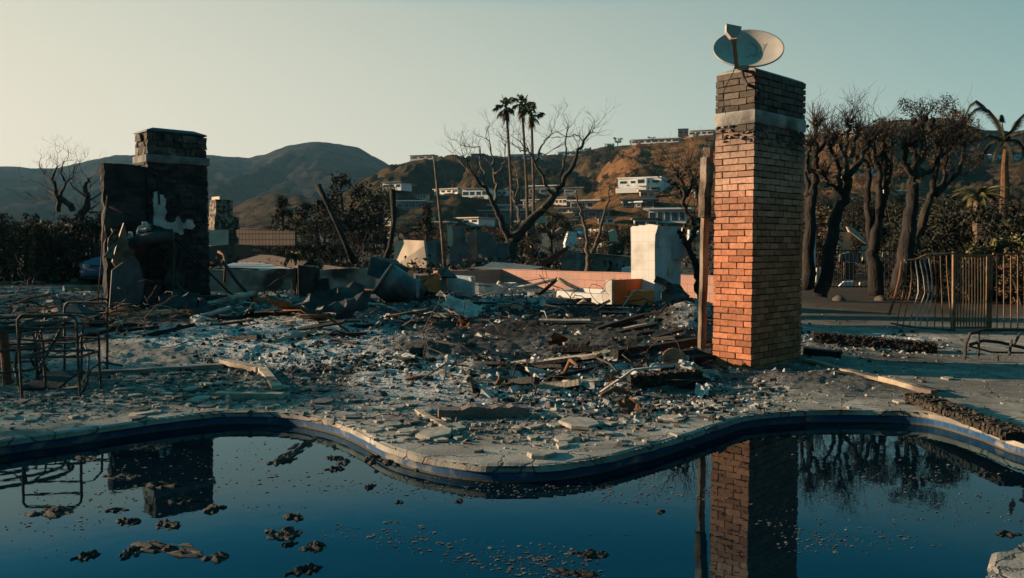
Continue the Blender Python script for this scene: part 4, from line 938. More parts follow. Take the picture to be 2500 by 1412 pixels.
# broken chair at the right edge
cr_ = gp(2365, 884); Yr_ = cr_.y
ch = thing("patio_chair", "collapsed black metal patio chair lying at the right edge of the deck", "chair", cr_, "burnt metal patio chairs")
mb = MB(); mb.tube([at(2355, 878, Yr_), at(2358, 840, Yr_), at(2368, 815, Yr_), at(2400, 806, Yr_ + .1), at(2500, 806, Yr_ + .3), at(2560, 812, Yr_ + .3)], .022, 7); mb.build("back_frame", K['iron'], ch)
mb = MB(); mb.tube([at(2368, 842, Yr_), at(2400, 832, Yr_ + .1), at(2440, 836, Yr_ + .1), at(2500, 850, Yr_ + .1), at(2550, 846, Yr_)], .022, 7); mb.tube([at(2368, 846, Yr_), at(2420, 860, Yr_ + .2), at(2500, 862, Yr_ + .2)], .014, 6); mb.build("seat_frame", K['iron'], ch)
for a, b in (((2390, 812), (2389, 870)), ((2470, 830), (2464, 868)), ((2435, 868), (2438, 912)), ((2490, 815), (2476, 842))):
    mb = MB(); mb.tube([at(*a, Yr_ + .05), at(*b, Yr_)], .017, 7); mb.build("leg", K['iron'], ch)

# ================================================================ iron pool fence, right
fn = gp(2330, 808); FY = fn.y; ft = 1.37
fence = thing("iron_fence", "iron pool fence with its left panel bent over by heat", "fence", (fn.x, FY, 0))
def bars(pairs, name="picket", r=.009):
    for pts in pairs:
        mb = MB(); mb.tube(pts, r, 6); mb.build(name, K['ironb'], fence)
K['ironb'] = M("brown_fence_paint", (.25, .155, .09), (.12, .085, .055), 9, .7, .2, 40, metal=.1, c3=(.20, .09, .045))
K['ironw'] = M("bleached_fence_paint", (.46, .44, .41), (.20, .17, .15), 8, .6, .1, 40)
top = [(2208, 636), (2235, 634), (2262, 622), (2300, 620), (2330, 619)]
def topat(x): return float(np.interp(x, [p[0] for p in top], [p[1] for p in top]))
mb = MB(); mb.tube([at(x, y, FY - .1) for x, y in top], .017, 7); mb.build("top_rail", K['ironb'], fence)
mb = MB(); mb.tube([at(2175, 790, FY - .1), at(2240, 800, FY - .05), at(2330, 806, FY)], .017, 7); mb.build("bottom_rail", K['ironb'], fence)
mb = MB(); mb.tube([at(2202, 640, FY - .1), at(2196, 680, FY - .1), at(2182, 735, FY - .1), at(2170, 770, FY - .1)], .024, 8); mb.build("post", K['rust'], fence)
for k, x in enumerate([2213, 2224, 2235, 2245, 2254, 2267, 2281, 2296, 2311]):
    xb = 2168 + (x - 2208) * 1.36 + 14; bow = 20 * math.exp(-((x - 2250) / 26) ** 2); xm = x * .55 + xb * .45 + bow
    mb = MB(); mb.tube([at(x, topat(x) + 3, FY - .1), at(x + bow * .55 + (xb - x) * .1, topat(x) + 45, FY - .1), at(xm, 715, FY - .09), at(x * .2 + xb * .8 + bow * .3, 765, FY - .06), at(xb, 803, FY - .04)], .011, 6)
    mb.build("picket", K['ironw'] if k in (2, 3, 4, 5) else K['ironb'], fence)
mb = MB(); mb.beam(at(2328, 812, FY), at(2329, 615, FY), .05, .05); mb.build("post", K['ironb'], fence)
gate = thing("iron_gate", "straight brown iron pool gate with close upright bars", "gate", (gp(2380, 808).x, FY, 0))
mb = MB()
for y in (624, 800): mb.beam(at(2332, y, FY), at(2408, y, FY), .035, .035)
mb.build("gate_frame", K['ironb'], gate)
for k in range(10): mb = MB(); x = 2338 + k * 7.2; mb.beam(at(x, 803, FY), at(x, 622, FY), .016, .016); mb.build("picket", K['ironb'], gate)
mb = MB(); mb.beam(at(2411, 806, FY), at(2413, 622, FY), .05, .05); mb.beam(at(2418, 806, FY), at(2421, 622, FY), .03, .03); mb.build("gate_post", K['ironb'], gate)
mb = MB(); mb.beam(at(2413, 740, FY - .06), at(2419, 708, FY - .06), .05, .06); mb.build("latch", K['soot'], gate)
fe2 = thing("iron_fence", "straight iron pool fence to the right of the gate", "fence", (gp(2500, 808).x, FY, 0))
mb = MB()
for y in (620, 806): mb.beam(at(2424, y, FY), at(2950, y, FY), .03, .03)
mb.build("rail", K['ironb'], fe2)
for k in range(30): mb = MB(); x = 2434 + k * 17; mb.beam(at(x, 804, FY), at(x, 622, FY), .015, .015); mb.build("picket", K['ironb'], fe2)
mb = MB(); mb.beam(at(2660, 810, FY), at(2660, 612, FY), .05, .05); mb.build("post", K['ironb'], fe2)
# low black fence among the trees
f3 = thing("iron_fence", "black iron fence far behind the row of lopped trees", "fence", (at(2080, 700, 27).x, 27, .2))
mb = MB()
for y in (612, 700): mb.beam(at(1985, y, 27), at(2230, y, 27), .03, .03)
mb.build("rail", K['char'], f3)
for k in range(26): mb = MB(); x = 1988 + k * 9.6; mb.beam(at(x, 704, 27), at(x, 606, 27), .02, .02); mb.build("picket", K['char'], f3)
# ================================================================ timbers and loose debris
def plank(a, b, w_, h_, mat, name, label, cat, za=0.0, zb=0.0, roll=0.0, seg=6, jit=.006):
    pa, pb_ = onground(*a), onground(*b); pa = pa + UP * (h_ / 2 + za); pb_ = pb_ + UP * (h_ / 2 + zb)
    mb = MB(); mb.beam(pa, pb_, w_, h_, roll, jit, seg); return tag(mb.build(name, mat, origin=(pa + pb_) / 2), label, cat)
plank((545, 896), (634, 914), .10, .055, K['wood_pale'], "plank", "pale plank lying at the upper end of the broken frame", "plank", .03, .03)
plank((640, 914), (676, 956), .10, .05, K['wood_pale'], "plank", "pale plank forming the right side of the broken frame", "plank", .04, .02)
plank((528, 970), (692, 972), .11, .05, K['wood_pale'], "plank", "grey plank lying level nearest the pool edge", "plank", .0, .0)
plank((215, 918), (545, 898), .12, .05, M("grey_timber", (.26, .23, .195), (.15, .135, .12), 4, .9, .25, 25, stretch=(.4, 2, 2)), "beam", "long grey timber lying across the left deck", "timber")
rod([gp(556, 980) + UP * .05, gp(560, 1000) + UP * .0, gp(566, 1030, -.1)], [.022, .028, .02], K['wood_pale'], "dangling_stick", "pale stick dangling over the pool edge into the water", "stick")
lg = plank((1066, 1022), (1290, 1015), .16, .095, M("pink_painted_timber", (.20, .145, .125), (.13, .10, .09), 3, .9, .4, 30, c3=(.06, .05, .045)), "beam", "thick pinkish timber lying on the deck near the pool bend", "timber", .0, .0, seg=12, jit=.014)
plank((1500, 884), (1705, 862), .12, .09, K['char'], "charred_beam", "long charred beam leading to the foot of the wooden post", "beam", .05, .14, seg=10)
plank((1470, 895), (1690, 892), .14, .07, K['char'], "charred_beam", "black flat beam lying under the beam by the post", "beam", .0, .02, seg=8)
plank((1025, 1012), (1096, 1050), .06, .03, K['wood_pale'], "plank", "short pale lath lying left of the pinkish timber", "lath")
plank((1962, 866), (2055, 876), .18, .10, K['char'], "charred_beam", "charred beam stub touching the back of the brick chimney", "beam", seg=6, jit=.012)
plank((1965, 885), (2190, 945), .10, .035, M("split_board", (.36, .27, .18), (.20, .16, .12), 4, .9, .3, 30, c3=(.10, .085, .07)), "plank", "long split board lying right of the brick chimney", "plank", .0, .02, seg=8, jit=.008)
plank((2150, 935), (2280, 970), .08, .05, K['wood_pale'], "plank", "pale splintered board end pointing towards the pool", "plank", .03, .02, seg=5)
def alligator(a, b, w_, h_, name, label):
    """beam charred into rows of square blisters"""
    d = (b - a); L_ = d.length; R = frame(d); t = thing(name, label, "beam", a.lerp(b, .5))
    mb = MB(); mb.beam(a, b, w_ * .9, h_ * .9, 0, .004, 10); mb.build("core", K['char'], t)
    mb = MB(); n = int(L_ / .036); m = max(3, int(w_ / .042))
    for i in range(n):
        for k in range(m):
            if rnd.random() < .08: continue
            s = (w_ / m); x = -w_ / 2 + (k + .5) * s + rnd.uniform(-.012, .012)
            hh = rnd.uniform(.006, .026); p = a + d * ((i + .5 + rnd.uniform(-.35, .35)) / n) + R @ V((x, h_ / 2 - .005 + hh / 2, 0)); mb.box(p, (s * rnd.uniform(.7, 1.05), hh, .03 * rnd.uniform(.6, 1.25)), R @ rotz(0) @ Matrix.Rotation(rnd.uniform(-.25, .25), 3, 'Y'), jit=.006)
        for k in range(max(2, int(h_ / .045))):
            for sd_ in (-1, 1):
                if rnd.random() < .35: continue
                p = a + d * ((i + .5 + rnd.uniform(-.4, .4)) / n) + R @ V((sd_ * (w_ / 2 - .004), -h_ / 2 + rnd.uniform(.01, h_), 0)); mb.box(p, (rnd.uniform(.01, .022), rnd.uniform(.02, .04), rnd.uniform(.02, .04)), R, jit=.006)
    mb.build("blistered_char", M("blistered_char", (.062, .044, .028), (.020, .017, .013), 10, .75, .3, 40, isl=.4), t)
alligator(gp(2232, 985) + UP * .06, gp(2488, 1086) + UP * .06, .24, .06, "charred_beam", "blistered charred beam overhanging the far right pool edge")
alligator(onground(1535, 905) + UP * .10, onground(1708, 946) + UP * .13, .13, .13, "charred_beam", "blistered charred beam lying in the ash left of the brick chimney")

alligator(onground(1985, 836) + UP * .08, onground(2285, 860) + UP * .07, .22, .13, "charred_beam", "longest charred beam lying on the ash right of the brick chimney")
# ---- broken flagstones and plaster chunks: each piece its own
def shard_mesh(name, mat, n, th, seed):
    r_ = random.Random(seed); k = r_.choice((4, 5, 5, 6, 7)); mb = MB(); a0 = r_.uniform(0, 6)
    an = sorted(a0 + 2 * math.pi * (i + r_.uniform(-.33, .33)) / k for i in range(k)); pr = [(.5 * r_.uniform(.6, 1) * math.cos(a), .5 * r_.uniform(.6, 1) * math.sin(a)) for a in an]
    mb.loft([[V((x, y, -th / 2)) for x, y in pr], [V((x * 1.0, y * 1.0, th * .3)) for x, y in pr], [V((x * .93 + r_.uniform(-.02, .02), y * .93, th / 2 + r_.uniform(-.1, .1) * th)) for x, y in pr]])
    return mb.build(name, mat)
fl_proto = [shard_mesh("flagstone_shard", K['slate'], 6, .10, 300 + i) for i in range(10)]
K['slate_d'] = M("sooted_flagstone", (.17, .15, .135), (.08, .072, .066), 6, .9, .25, 40, isl=.3)
fl_proto += [shard_mesh("flagstone_shard", K['slate_d'], 6, .10, 330 + i) for i in range(5)]
used = set()
def scatter(protos, n, regions, smin, smax, tilt, label, cat, group, zs=1.0, sink=.3, seed=1, lift=0.0, chk=.85):
    r_ = random.Random(seed); k = 0; tot = sum(r[4] for r in regions); tries = 0
    while k < n and tries < n * 30:
        tries += 1; c = r_.uniform(0, tot)
        for R in regions:
            c -= R[4]
            if c <= 0: break
        px = r_.gauss(R[0], R[2]); py = r_.gauss(R[1], R[3])
        if not (-40 < px < 2540 and 700 < py < 1150): continue
        p = onground(px, py)
        if r_.random() < chk * float(blobs(np.array([px]), np.array([py]), CHAR)[0]): continue
        if pool_dist(np.array([p.x]), np.array([p.y]))[0] < .05 or inside_pool(np.array([p.x]), np.array([p.y]))[0]: continue
        q = protos[r_.randrange(len(protos))]
        if q.name in used: o = q.copy(); COL.objects.link(o)
        else: o = q; used.add(q.name)
        s = smin + (smax - smin) * r_.random() ** 2.2
        o.scale = (s * r_.uniform(.8, 1.5), s * r_.uniform(.6, 1.1), s * zs if zs > .5 else zs)
        o.location = p + UP * (lift + .012 + s * sink * .05); o.rotation_euler = (r_.gauss(0, tilt), r_.gauss(0, tilt), r_.uniform(0, 6.28))
        tag(o, label, cat, group); k += 1
scatter(fl_proto, 288, [(1000, 1040, 170, 28, 3), (1400, 1050, 200, 34, 3), (300, 950, 230, 26, 3.2), (560, 960, 130, 28, 2), (1700, 1000, 150, 22, 2), (820, 985, 110, 26, 1.6), (150, 1010, 150, 22, 1), (2150, 960, 200, 30, .8)], .05, .25, .05, "broken flagstone shard lying loose on the deck", "stone shard", "loose flagstone shards", zs=.2, chk=0)
tag_big = []
for px, py, s, lab in ((1325, 1117, .27, "large pale triangular stone at the tip of the pool bend"), (1215, 1035, .16, None), (1420, 1040, .5, "wide flat grey slab lying on the deck below the ash heap"), (1060, 1065, .42, "long thin slab of flagstone near the pool bend")):
    if not lab: continue
    o = fl_proto[2].copy(); COL.objects.link(o); p = onground(px, py); o.location = p + UP * .025; o.scale = (s * 1.2, s * .8, .32); o.rotation_euler = (0.03, .02, px * .01); tag(o, lab, "stone slab")
ck_proto = []
for i in range(8):
    r_ = random.Random(500 + i); mb = MB(); mb.box((0, 0, 0), (1, r_.uniform(.5, .9), r_.uniform(.3, .6)), None)
    mb.v = [tuple(c * r_.uniform(.6, 1.15) for c in v) for v in mb.v]; ck_proto.append(mb.build("plaster_chunk", [K['ash_w'], K['ash_w'], K['concrete'], K['cream']][i % 4]))
scatter(ck_proto, 210, [(1300, 770, 200, 20, 3), (1620, 800, 80, 18, 1.2), (1400, 930, 160, 25, 2.6), (1000, 770, 130, 18, 1.5), (1690, 830, 40, 22, 1.3), (650, 760, 120, 16, 1), (130, 760, 110, 16, 1), (2080, 830, 80, 14, .6), (1650, 900, 60, 20, .8), (1130, 740, 90, 12, 1.2)], .03, .21, .45, "broken chunk of pale plaster in the burnt debris", "plaster chunk", "plaster chunks in the debris", seed=3)
# bowls and larger debris one can tell apart
def bowlish(px, py, r, mat, name, label, cat, tilt=(.5, 0, 0), flat=.6):
    p = onground(px, py); mb = MB(); rg = []; R = reul(*tilt)
    for t in (0, .25, .5, .75, 1): rg.append([p + UP * r * flat * .5 + R @ V((r * math.sin(t * 1.5 + .02) * math.cos(a), r * math.sin(t * 1.5 + .02) * math.sin(a), -r * flat * math.cos(t * 1.5))) for a in (2 * math.pi * k / 18 for k in range(18))])
    for t in (1, .5, 0): rg.append([p + UP * r * flat * .5 + R @ V((r * .9 * math.sin(t * 1.5 + .02) * math.cos(a), r * .9 * math.sin(t * 1.5 + .02) * math.sin(a), -r * .85 * flat * math.cos(t * 1.5) + .01)) for a in (2 * math.pi * k / 18 for k in range(18))])
    mb.loft(rg); return tag(mb.build(name, mat, origin=p, smooth=True), label, cat)
bowlish(1650, 812, .19, M("baked_clay", (.36, .22, .14), (.18, .12, .085), 5, .9, .3, 20, c3=(.08, .06, .05)), "broken_pot", "half of a broken clay pot in rubble left of the post", "pot", (1.2, .2, .3))
bowlish(1605, 908, .11, K['ash_w'], "broken_basin", "curved pale basin piece behind the blistered beam", "basin piece", (1.0, .5, .3))
bowlish(1505, 900, .08, K['ash_w'], "broken_bowl", "small pale bowl lying among ash beside the black flat beam", "bowl", (.9, -.3, 0))
bowlish(1245, 985, .09, K['char'], "burnt_can", "small black round lump lying on the deck near the pool bend", "can", (.1, 0, 0))
for a, lab in (((2048, 732), "smooth rounded boulder lit at the foot of the second lopped tree"), ((2149, 733), "dark rounded boulder in shade among the lopped trees")):
    p = at(a[0], a[1], 22.5); mb = MB(); rg = []
    for i in range(9):
        t = i / 8 * math.pi; rg.append([p + V((.24 * math.sin(t + .01) * math.cos(b), .2 * math.sin(t + .01) * math.sin(b), -.14 * math.cos(t))) * (1 + .1 * math.sin(3 * b + t)) for b in (2 * math.pi * k / 14 for k in range(14))])
    mb = MB(); rg = [[p + V((.17 * math.sin(i / 8 * math.pi + .01) * math.cos(b), .2 * math.sin(i / 8 * math.pi + .01) * math.sin(b), -.15 * math.cos(i / 8 * math.pi))) * (1 + .22 * float(fbm(math.cos(b) * 1.3 + i * .35, math.sin(b) * 1.3 + a[0], 7, 3))) - UP * .03 for b in (2 * math.pi * k / 14 for k in range(14))] for i in range(9)]
    mb.loft(rg); tag(mb.build("boulder", M("boulder_stone", (.11, .085, .062), (.06, .05, .04), 5, .9, .3), origin=p, smooth=True), lab, "boulder")
# rods, pipes, wires sticking about: each its own
for i in range(120):
    r_ = random.Random(900 + i); px, py = r_.choice([(r_.gauss(560, 170), r_.gauss(765, 22)), (r_.gauss(1050, 170), r_.gauss(765, 22)), (r_.gauss(1350, 200), r_.gauss(765, 18)), (r_.gauss(130, 90), r_.gauss(765, 25)), (r_.gauss(1450, 170), r_.gauss(920, 25))])
    if not (0 < px < 1720): continue
    p = onground(px, py); a = r_.uniform(0, 6.28); l = r_.uniform(.25, 1.1); d = V((math.cos(a), math.sin(a) * .7, 0)) * l; lift = r_.uniform(.0, .35) * l
    m_ = p + d * .5 + UP * (lift * .7 + r_.uniform(0, .1)); e_ = p + d + UP * lift
    rod([p, m_, e_], r_.choice((.007, .01, .014, .022)), K[r_.choice(('iron', 'char', 'char', 'rust', 'ash_w'))], "burnt_rod", "thin burnt rod or pipe poking from the debris", "rod", "rods poking from the debris", n=5)
for i in range(95):
    r_ = random.Random(1400 + i); px, py = r_.choice([(r_.gauss(700, 220), r_.gauss(775, 20)), (r_.gauss(1250, 240), r_.gauss(775, 22)), (r_.gauss(200, 120), r_.gauss(785, 22)), (r_.gauss(1450, 160), r_.gauss(900, 28)), (r_.gauss(1600, 60), r_.gauss(790, 20))])
    if not (0 < px < 1710): continue
    p = onground(px, py); a = r_.gauss(0, .5); l = r_.uniform(.25, .9); d = V((math.cos(a), math.sin(a), r_.uniform(-.05, .25))) * l
    mb = MB(); mb.beam(p + UP * .04 - d / 2, p + UP * .05 + d / 2, r_.uniform(.05, .12), r_.uniform(.03, .07), r_.uniform(-.4, .4), .005, 4)
    tag(mb.build("charred_plank", K['char'] if r_.random() < .75 else K['wood_pale'], origin=p), "short charred board lying in the burnt debris", "board", "charred boards in the debris")
# crumpled thin sheets
for i in range(75):
    r_ = random.Random(1700 + i); px, py = r_.choice([(r_.gauss(700, 200), r_.gauss(765, 18)), (r_.gauss(1200, 220), r_.gauss(768, 22)), (r_.gauss(1400, 180), r_.gauss(930, 28)), (r_.gauss(1620, 60), r_.gauss(890, 20)), (r_.gauss(1040, 60), r_.gauss(880, 20))])
    if not (0 < px < 1720): continue
    p = onground(px, py); s = r_.uniform(.10, .30); mb = MB(); n = 5; rot = reul(r_.gauss(0, .5), r_.gauss(0, .5), r_.uniform(0, 6))
    Gd = [[V(((x / (n - 1) - .5) * s * r_.uniform(.85, 1.15), (y / (n - 1) - .5) * s * .7, r_.gauss(0, .09) * s)) for x in range(n)] for y in range(n)]
    up_ = [[p + UP * s * .22 + rot @ q for q in r] for r in Gd]; dn_ = [[q + V((0, 0, -.006)) for q in r] for r in up_]
    mb.loft(up_, cap=False, closed=False); mb.loft(dn_[::-1], cap=False, closed=False)
    edge = [(0, k) for k in range(n)] + [(k, n - 1) for k in range(1, n)] + [(n - 1, k) for k in range(n - 2, -1, -1)] + [(k, 0) for k in range(n - 2, 0, -1)]
    mb.loft([[up_[a][b] for a, b in edge], [dn_[a][b] for a, b in edge]], cap=False)
    tag(mb.build("crumpled_sheet", K[r_.choice(('ash_w', 'ash_w', 'soot', 'rust'))], origin=p), "crumpled scrap of burnt sheet in the debris", "scrap", "crumpled scraps in the debris")
for i in range(115):
    r_ = random.Random(2100 + i); px, py = r_.choice([(r_.gauss(560, 190), r_.gauss(762, 20)), (r_.gauss(1080, 200), r_.gauss(762, 20)), (r_.gauss(1380, 200), r_.gauss(765, 16)), (r_.gauss(330, 60), r_.gauss(775, 12)), (r_.gauss(1430, 170), r_.gauss(915, 24)), (r_.gauss(70, 50), r_.gauss(720, 14))])
    if not (0 < px < 1715): continue
    p = onground(px, py); q = V(p); d = V((r_.gauss(0, 1), r_.gauss(0, .6), abs(r_.gauss(.2, .3)))).normalized(); pts = [q.copy()]; l = r_.uniform(.5, 1.6)
    for k in range(9):
        d = (d + V((r_.gauss(0, .5), r_.gauss(0, .5), r_.gauss(-.08 * (q.z - p.z > .12), .3)))).normalized(); q = q + d * l / 9; q.z = max(q.z, p.z + .01); pts.append(q.copy())
    rod(pts, r_.choice((.004, .006, .008)), K[r_.choice(('iron', 'char', 'rust', 'iron'))], "burnt_wire", "curled burnt wire springing from the debris", "wire", "curled wires in the debris", n=4)
# uncountable small rubble
def rubble(name, n, regions, smin, smax, mat, seed, flat=.45, chk=.85):
    r_ = random.Random(seed); mb = MB(); tot = sum(r[4] for r in regions); k = 0
    P_ = []
    while len(P_) < n:
        c = r_.uniform(0, tot)
        for R in regions:
            c -= R[4]
            if c <= 0: break
        px, py = r_.gauss(R[0], R[2]), r_.gauss(R[1], R[3])
        if r_.random() < chk * float(blobs(np.array([px]), np.array([py]), CHAR)[0]): continue
        if -60 < px < 2560 and 690 < py < 1160: P_.append(gp(px, py, .1 if py < 900 else 0.0))
    xy = np.array([(p.x, p.y) for p in P_]); ok = ~inside_pool(xy[:, 0], xy[:, 1]) & (pool_dist(xy[:, 0], xy[:, 1]) > .04); zz = gz(xy[:, 0], xy[:, 1])
    for (x, y), z, o in zip(xy, zz, ok):
        if not o: continue
        s = smin + (smax - smin) * r_.random() ** 3.0; R = reul(r_.gauss(0, .4), r_.gauss(0, .4), r_.uniform(0, 6.3))
        kq = 4; tp = []; bt = []
        for i in range(kq):
            a = i * 1.571 + r_.uniform(-.5, .5); rr_q = s * r_.uniform(.35, .75); q = V((rr_q * math.cos(a), rr_q * math.sin(a), 0)); h = V((0, 0, s * flat * r_.uniform(.2, .8)))
            bt.append(V((x, y, z)) + R @ (q - h * .5)); tp.append(V((x, y, z)) + R @ (q * r_.uniform(.5, .9) + h))
        mb.loft([bt, tp])
    o = mb.build(name, mat); return o
regs = [(1300, 775, 260, 26, 5), (1000, 765, 200, 26, 3), (600, 765, 260, 20, 2.5), (1400, 930, 220, 34, 5), (800, 880, 220, 34, 2.2), (1650, 840, 60, 34, 1.4), (200, 780, 200, 26, 1.6), (1600, 985, 160, 24, 1.5), (2100, 832, 120, 16, 1)]
K['rub_l'] = M("pale_rubble", (.36, .345, .32), (.20, .19, .18), 12, .95, .2, 60, isl=.55)
K['rub_d'] = M("dark_rubble", (.075, .066, .058), (.02, .018, .017), 12, .95, .3, 60, isl=.6)
tag(rubble("rubble", 8500, regs, .008, .085, K['rub_l'], 11, .6), "pale broken rubble and ash crumbs strewn over the burnt plot", "rubble", kind="stuff")
tag(rubble("rubble", 9500, [(r if r[1] != 930 else (*r[:4], 2.2)) for r in regs] + [(760, 860, 280, 40, 1.2), (1330, 822, 260, 22, 2), (300, 800, 220, 20, 2)], .010, .10, K['rub_d'], 12, .6), "black charcoal crumbs strewn over the burnt plot", "rubble", kind="stuff")
tag(rubble("stone_chips", 5200, [(300, 960, 260, 30, 4), (1000, 1030, 200, 32, 3), (1450, 1045, 240, 36, 3), (620, 960, 140, 30, 2), (1750, 1000, 160, 26, 1.6), (2150, 960, 240, 40, 1.3), (100, 1010, 160, 20, 1.2), (2200, 890, 260, 30, 1.4)], .007, .058, K['slate'], 13, .18, 0), "small flagstone chips scattered over the pool deck", "stone chips", kind="stuff")

tag(rubble("stone_chips", 5200, [(300, 945, 270, 34, 4), (620, 960, 160, 34, 2), (1150, 1035, 260, 28, 3), (100, 980, 120, 24, 1.5)], .010, .095, K['slate_d'], 14, .16, 0), "dark sooted flagstone chips scattered over the left of the pool deck", "stone chips", kind="stuff")
# ================================================================ trees
def limb(mb, pts, Y, r0, r1, dy=0.0, n=7, sub=3, wob=.04, seed=0):
    """tapered, slightly crooked limb through traced points; returns its world points"""
    r_ = random.Random(seed); P3 = []
    m = len(pts)
    for i, (x, y) in enumerate(pts): P3.append(at(x, y, Y + dy * i / max(1, m - 1)))
    out = []; rs = []
    for i in range(m - 1):
        for k in range(sub):
            t = k / sub; a = P3[max(i - 1, 0)]; b = P3[i]; c = P3[i + 1]; d = P3[min(i + 2, m - 1)]
            q = .5 * (2 * b + (c - a) * t + (2 * a - 5 * b + 4 * c - d) * t * t + (3 * b - a - 3 * c + d) * t ** 3)
            if i or k: q = q + V((r_.gauss(0, wob), r_.gauss(0, wob), r_.gauss(0, wob)))
            out.append(q); rs.append(r0 + (r1 - r0) * ((i + t) / (m - 1)) ** .8)
    out.append(P3[-1]); rs.append(r1); mb.tube(out, [r * r_.uniform(.92, 1.1) for r in rs], n); return out
def twigs(mb, p, d, l, r, depth, r_, n=4, up=.25):
    if depth < 0 or r < .002: return
    pts = [p]; q = V(p); dd = V(d)
    for i in range(3):
        dd = (dd + V((r_.gauss(0, .28), r_.gauss(0, .28), r_.gauss(up * .3, .22)))).normalized(); q = q + dd * l / 3; pts.append(V(q))
    mb.tube(pts, [r, r * .8, r * .62, r * .45], n)
    for k in range(r_.choice((2, 2, 3))):
        b = pts[r_.choice((1, 2, 3, 3))]; nd_ = (dd + V((r_.gauss(0, .6), r_.gauss(0, .6), r_.gauss(up, .5)))).normalized()
        twigs(mb, b, nd_, l * r_.uniform(.55, .85), r * .55, depth - 1, r_, n, up)
def leaf_mesh(clumps, n, size, seed, droop=0.0, aspect=.5):
    g = np.random.default_rng(seed); c = np.array([k[:3] for k in clumps]); rad = np.array([k[3] for k in clumps]); wq = rad ** 2; wq /= wq.sum()
    i = g.choice(len(c), n, p=wq); d = g.normal(size=(n, 3)); d /= np.linalg.norm(d, axis=1)[:, None]
    rr_q = rad[i] * g.random(n) ** .45; p = c[i] + d * rr_q[:, None] * np.array([1, 1, .85])
    a = g.normal(size=(n, 3)); a[:, 2] -= droop; a /= np.linalg.norm(a, axis=1)[:, None]; b = np.cross(a, g.normal(size=(n, 3))); b /= np.linalg.norm(b, axis=1)[:, None]
    s = size * g.uniform(.5, 1.4, n)[:, None]
    v = np.stack([p - a * s, p + b * s * aspect, p + a * s, p - b * s * aspect], 1).reshape(-1, 3)
    mb = MB(); mb.v = [tuple(x) for x in v]; mb.f = [(4 * k, 4 * k + 1, 4 * k + 2, 4 * k + 3) for k in range(n)]; return mb
def proto_tree(kind, seed):
    """unit-height tree at the origin (1 m tall), scaled where placed"""
    r_ = random.Random(seed); z = V((0, 0, 0)); t = thing({'conifer': 'conifer_tree', 'bare': 'bare_tree', 'bush': 'shrub'}.get(kind[0], 'leafy_tree'), "", "tree", z)
    mb = MB(); cl = []
    if kind[0] == 'conifer':
        mb.tube([z, V((0, 0, .5)), V((.01, 0, .97))], [.035, .025, .006], 6)
        for i in range(46):
            h = r_.uniform(.08, .97); rad = .30 * (1 - h) ** .7 + .02; a = r_.uniform(0, 6.28); q = V((math.cos(a) * rad * r_.uniform(.3, 1), math.sin(a) * rad * r_.uniform(.3, 1), h))
            mb.tube([V((0, 0, h - .03)), q], [.008, .003], 3); cl.append((q.x, q.y, q.z, r_.uniform(.04, .09)))
    elif kind[0] == 'bush':
        for k in range(7):
            a = r_.uniform(0, 6.28); e = V((math.cos(a) * r_.uniform(.05, .35), math.sin(a) * .3, r_.uniform(.5, .95))); mb.tube([V((e.x * .15, e.y * .15, -.05)), e * .6 + V((0, 0, .05)), e], [.02, .014, .004], 4)
        for i in range(34):
            a = r_.uniform(0, 6.28); h = r_.random(); rad = .42 * math.sqrt(max(.05, 1 - (h - .35) ** 2 * 1.6)) * r_.uniform(.3, 1); cl.append((math.cos(a) * rad, math.sin(a) * rad, .04 + .86 * h, r_.uniform(.06, .15)))
    else:
        mb.tube([V((0, 0, -.04)), V((.01, 0, .2)), V((-.01, .01, .38))], [.05, .036, .028], 6)
        for k in range(9):
            a = k * .7 + r_.uniform(0, .5); l = r_.uniform(.25, .42); e = V((math.cos(a) * l, math.sin(a) * l, r_.uniform(.5, .95))); m_ = V((e.x * .4, e.y * .4, .3 + (e.z - .3) * .5)); mb.tube([V((0, 0, .28)), m_, e], [.024, .015, .005], 5)
            for j in range(4): cl.append((e.x * r_.uniform(.5, 1.1), e.y * r_.uniform(.5, 1.1), e.z + r_.uniform(-.12, .06), r_.uniform(.07, .15)))
            if kind[0] == 'bare': twigs(mb, e, (e - m_).normalized(), .2, .008, 3, r_, 3); twigs(mb, m_, V((e.x, -e.y, .3)).normalized(), .2, .008, 2, r_, 3)
    mb.build("trunk", K['bark'], t)
    if kind[0] != 'bare': leaf_mesh(cl, kind[2], kind[3], seed).build("crown", K[kind[1]], t)
    return t
KINDS = {'dark': ('leafy', 'leaf_dark', 2600, .022), 'brown': ('leafy', 'leaf_brown', 1700, .022), 'green': ('leafy', 'leaf_green', 2400, .022), 'con': ('conifer', 'leaf_dark', 2600, .02), 'bush': ('bush', 'leaf_dark', 3000, .022), 'bushb': ('bush', 'leaf_brown', 2000, .024), 'bushg': ('bush', 'leaf_green', 2400, .022), 'lit': ('bush', 'leaf_lit', 1500, .036), 'bare': ('bare', '', 0, 0)}
PROT = {}; first = set()
for i, k in enumerate(KINDS): PROT[k] = [proto_tree(KINDS[k], 40 + i * 7 + j) for j in range(2)]
def put(kind, p, h, wide, label, group, cat="tree"):
    o = PROT[kind][rnd.randrange(2)]; sc_ = (h * wide, h * wide, h); a = rnd.uniform(0, 6.28)
    if o.name in first: o = copy_thing(o, p, a, sc_, label, group)
    else: first.add(o.name); o.location = p; o.rotation_euler = (0, 0, a); o.scale = sc_; tag(o, label, cat, group)
    o["category"] = cat; return o
def tree_px(kind, px, ytop, Y, wide, label, group=None, cat="tree"):
    zb = tz(at(px, 600, Y).x, Y); p = at(px, ytop, Y); h = p.z - zb + .1; put(kind, V((p.x, Y, zb - .1)), h, wide, label, group, cat)
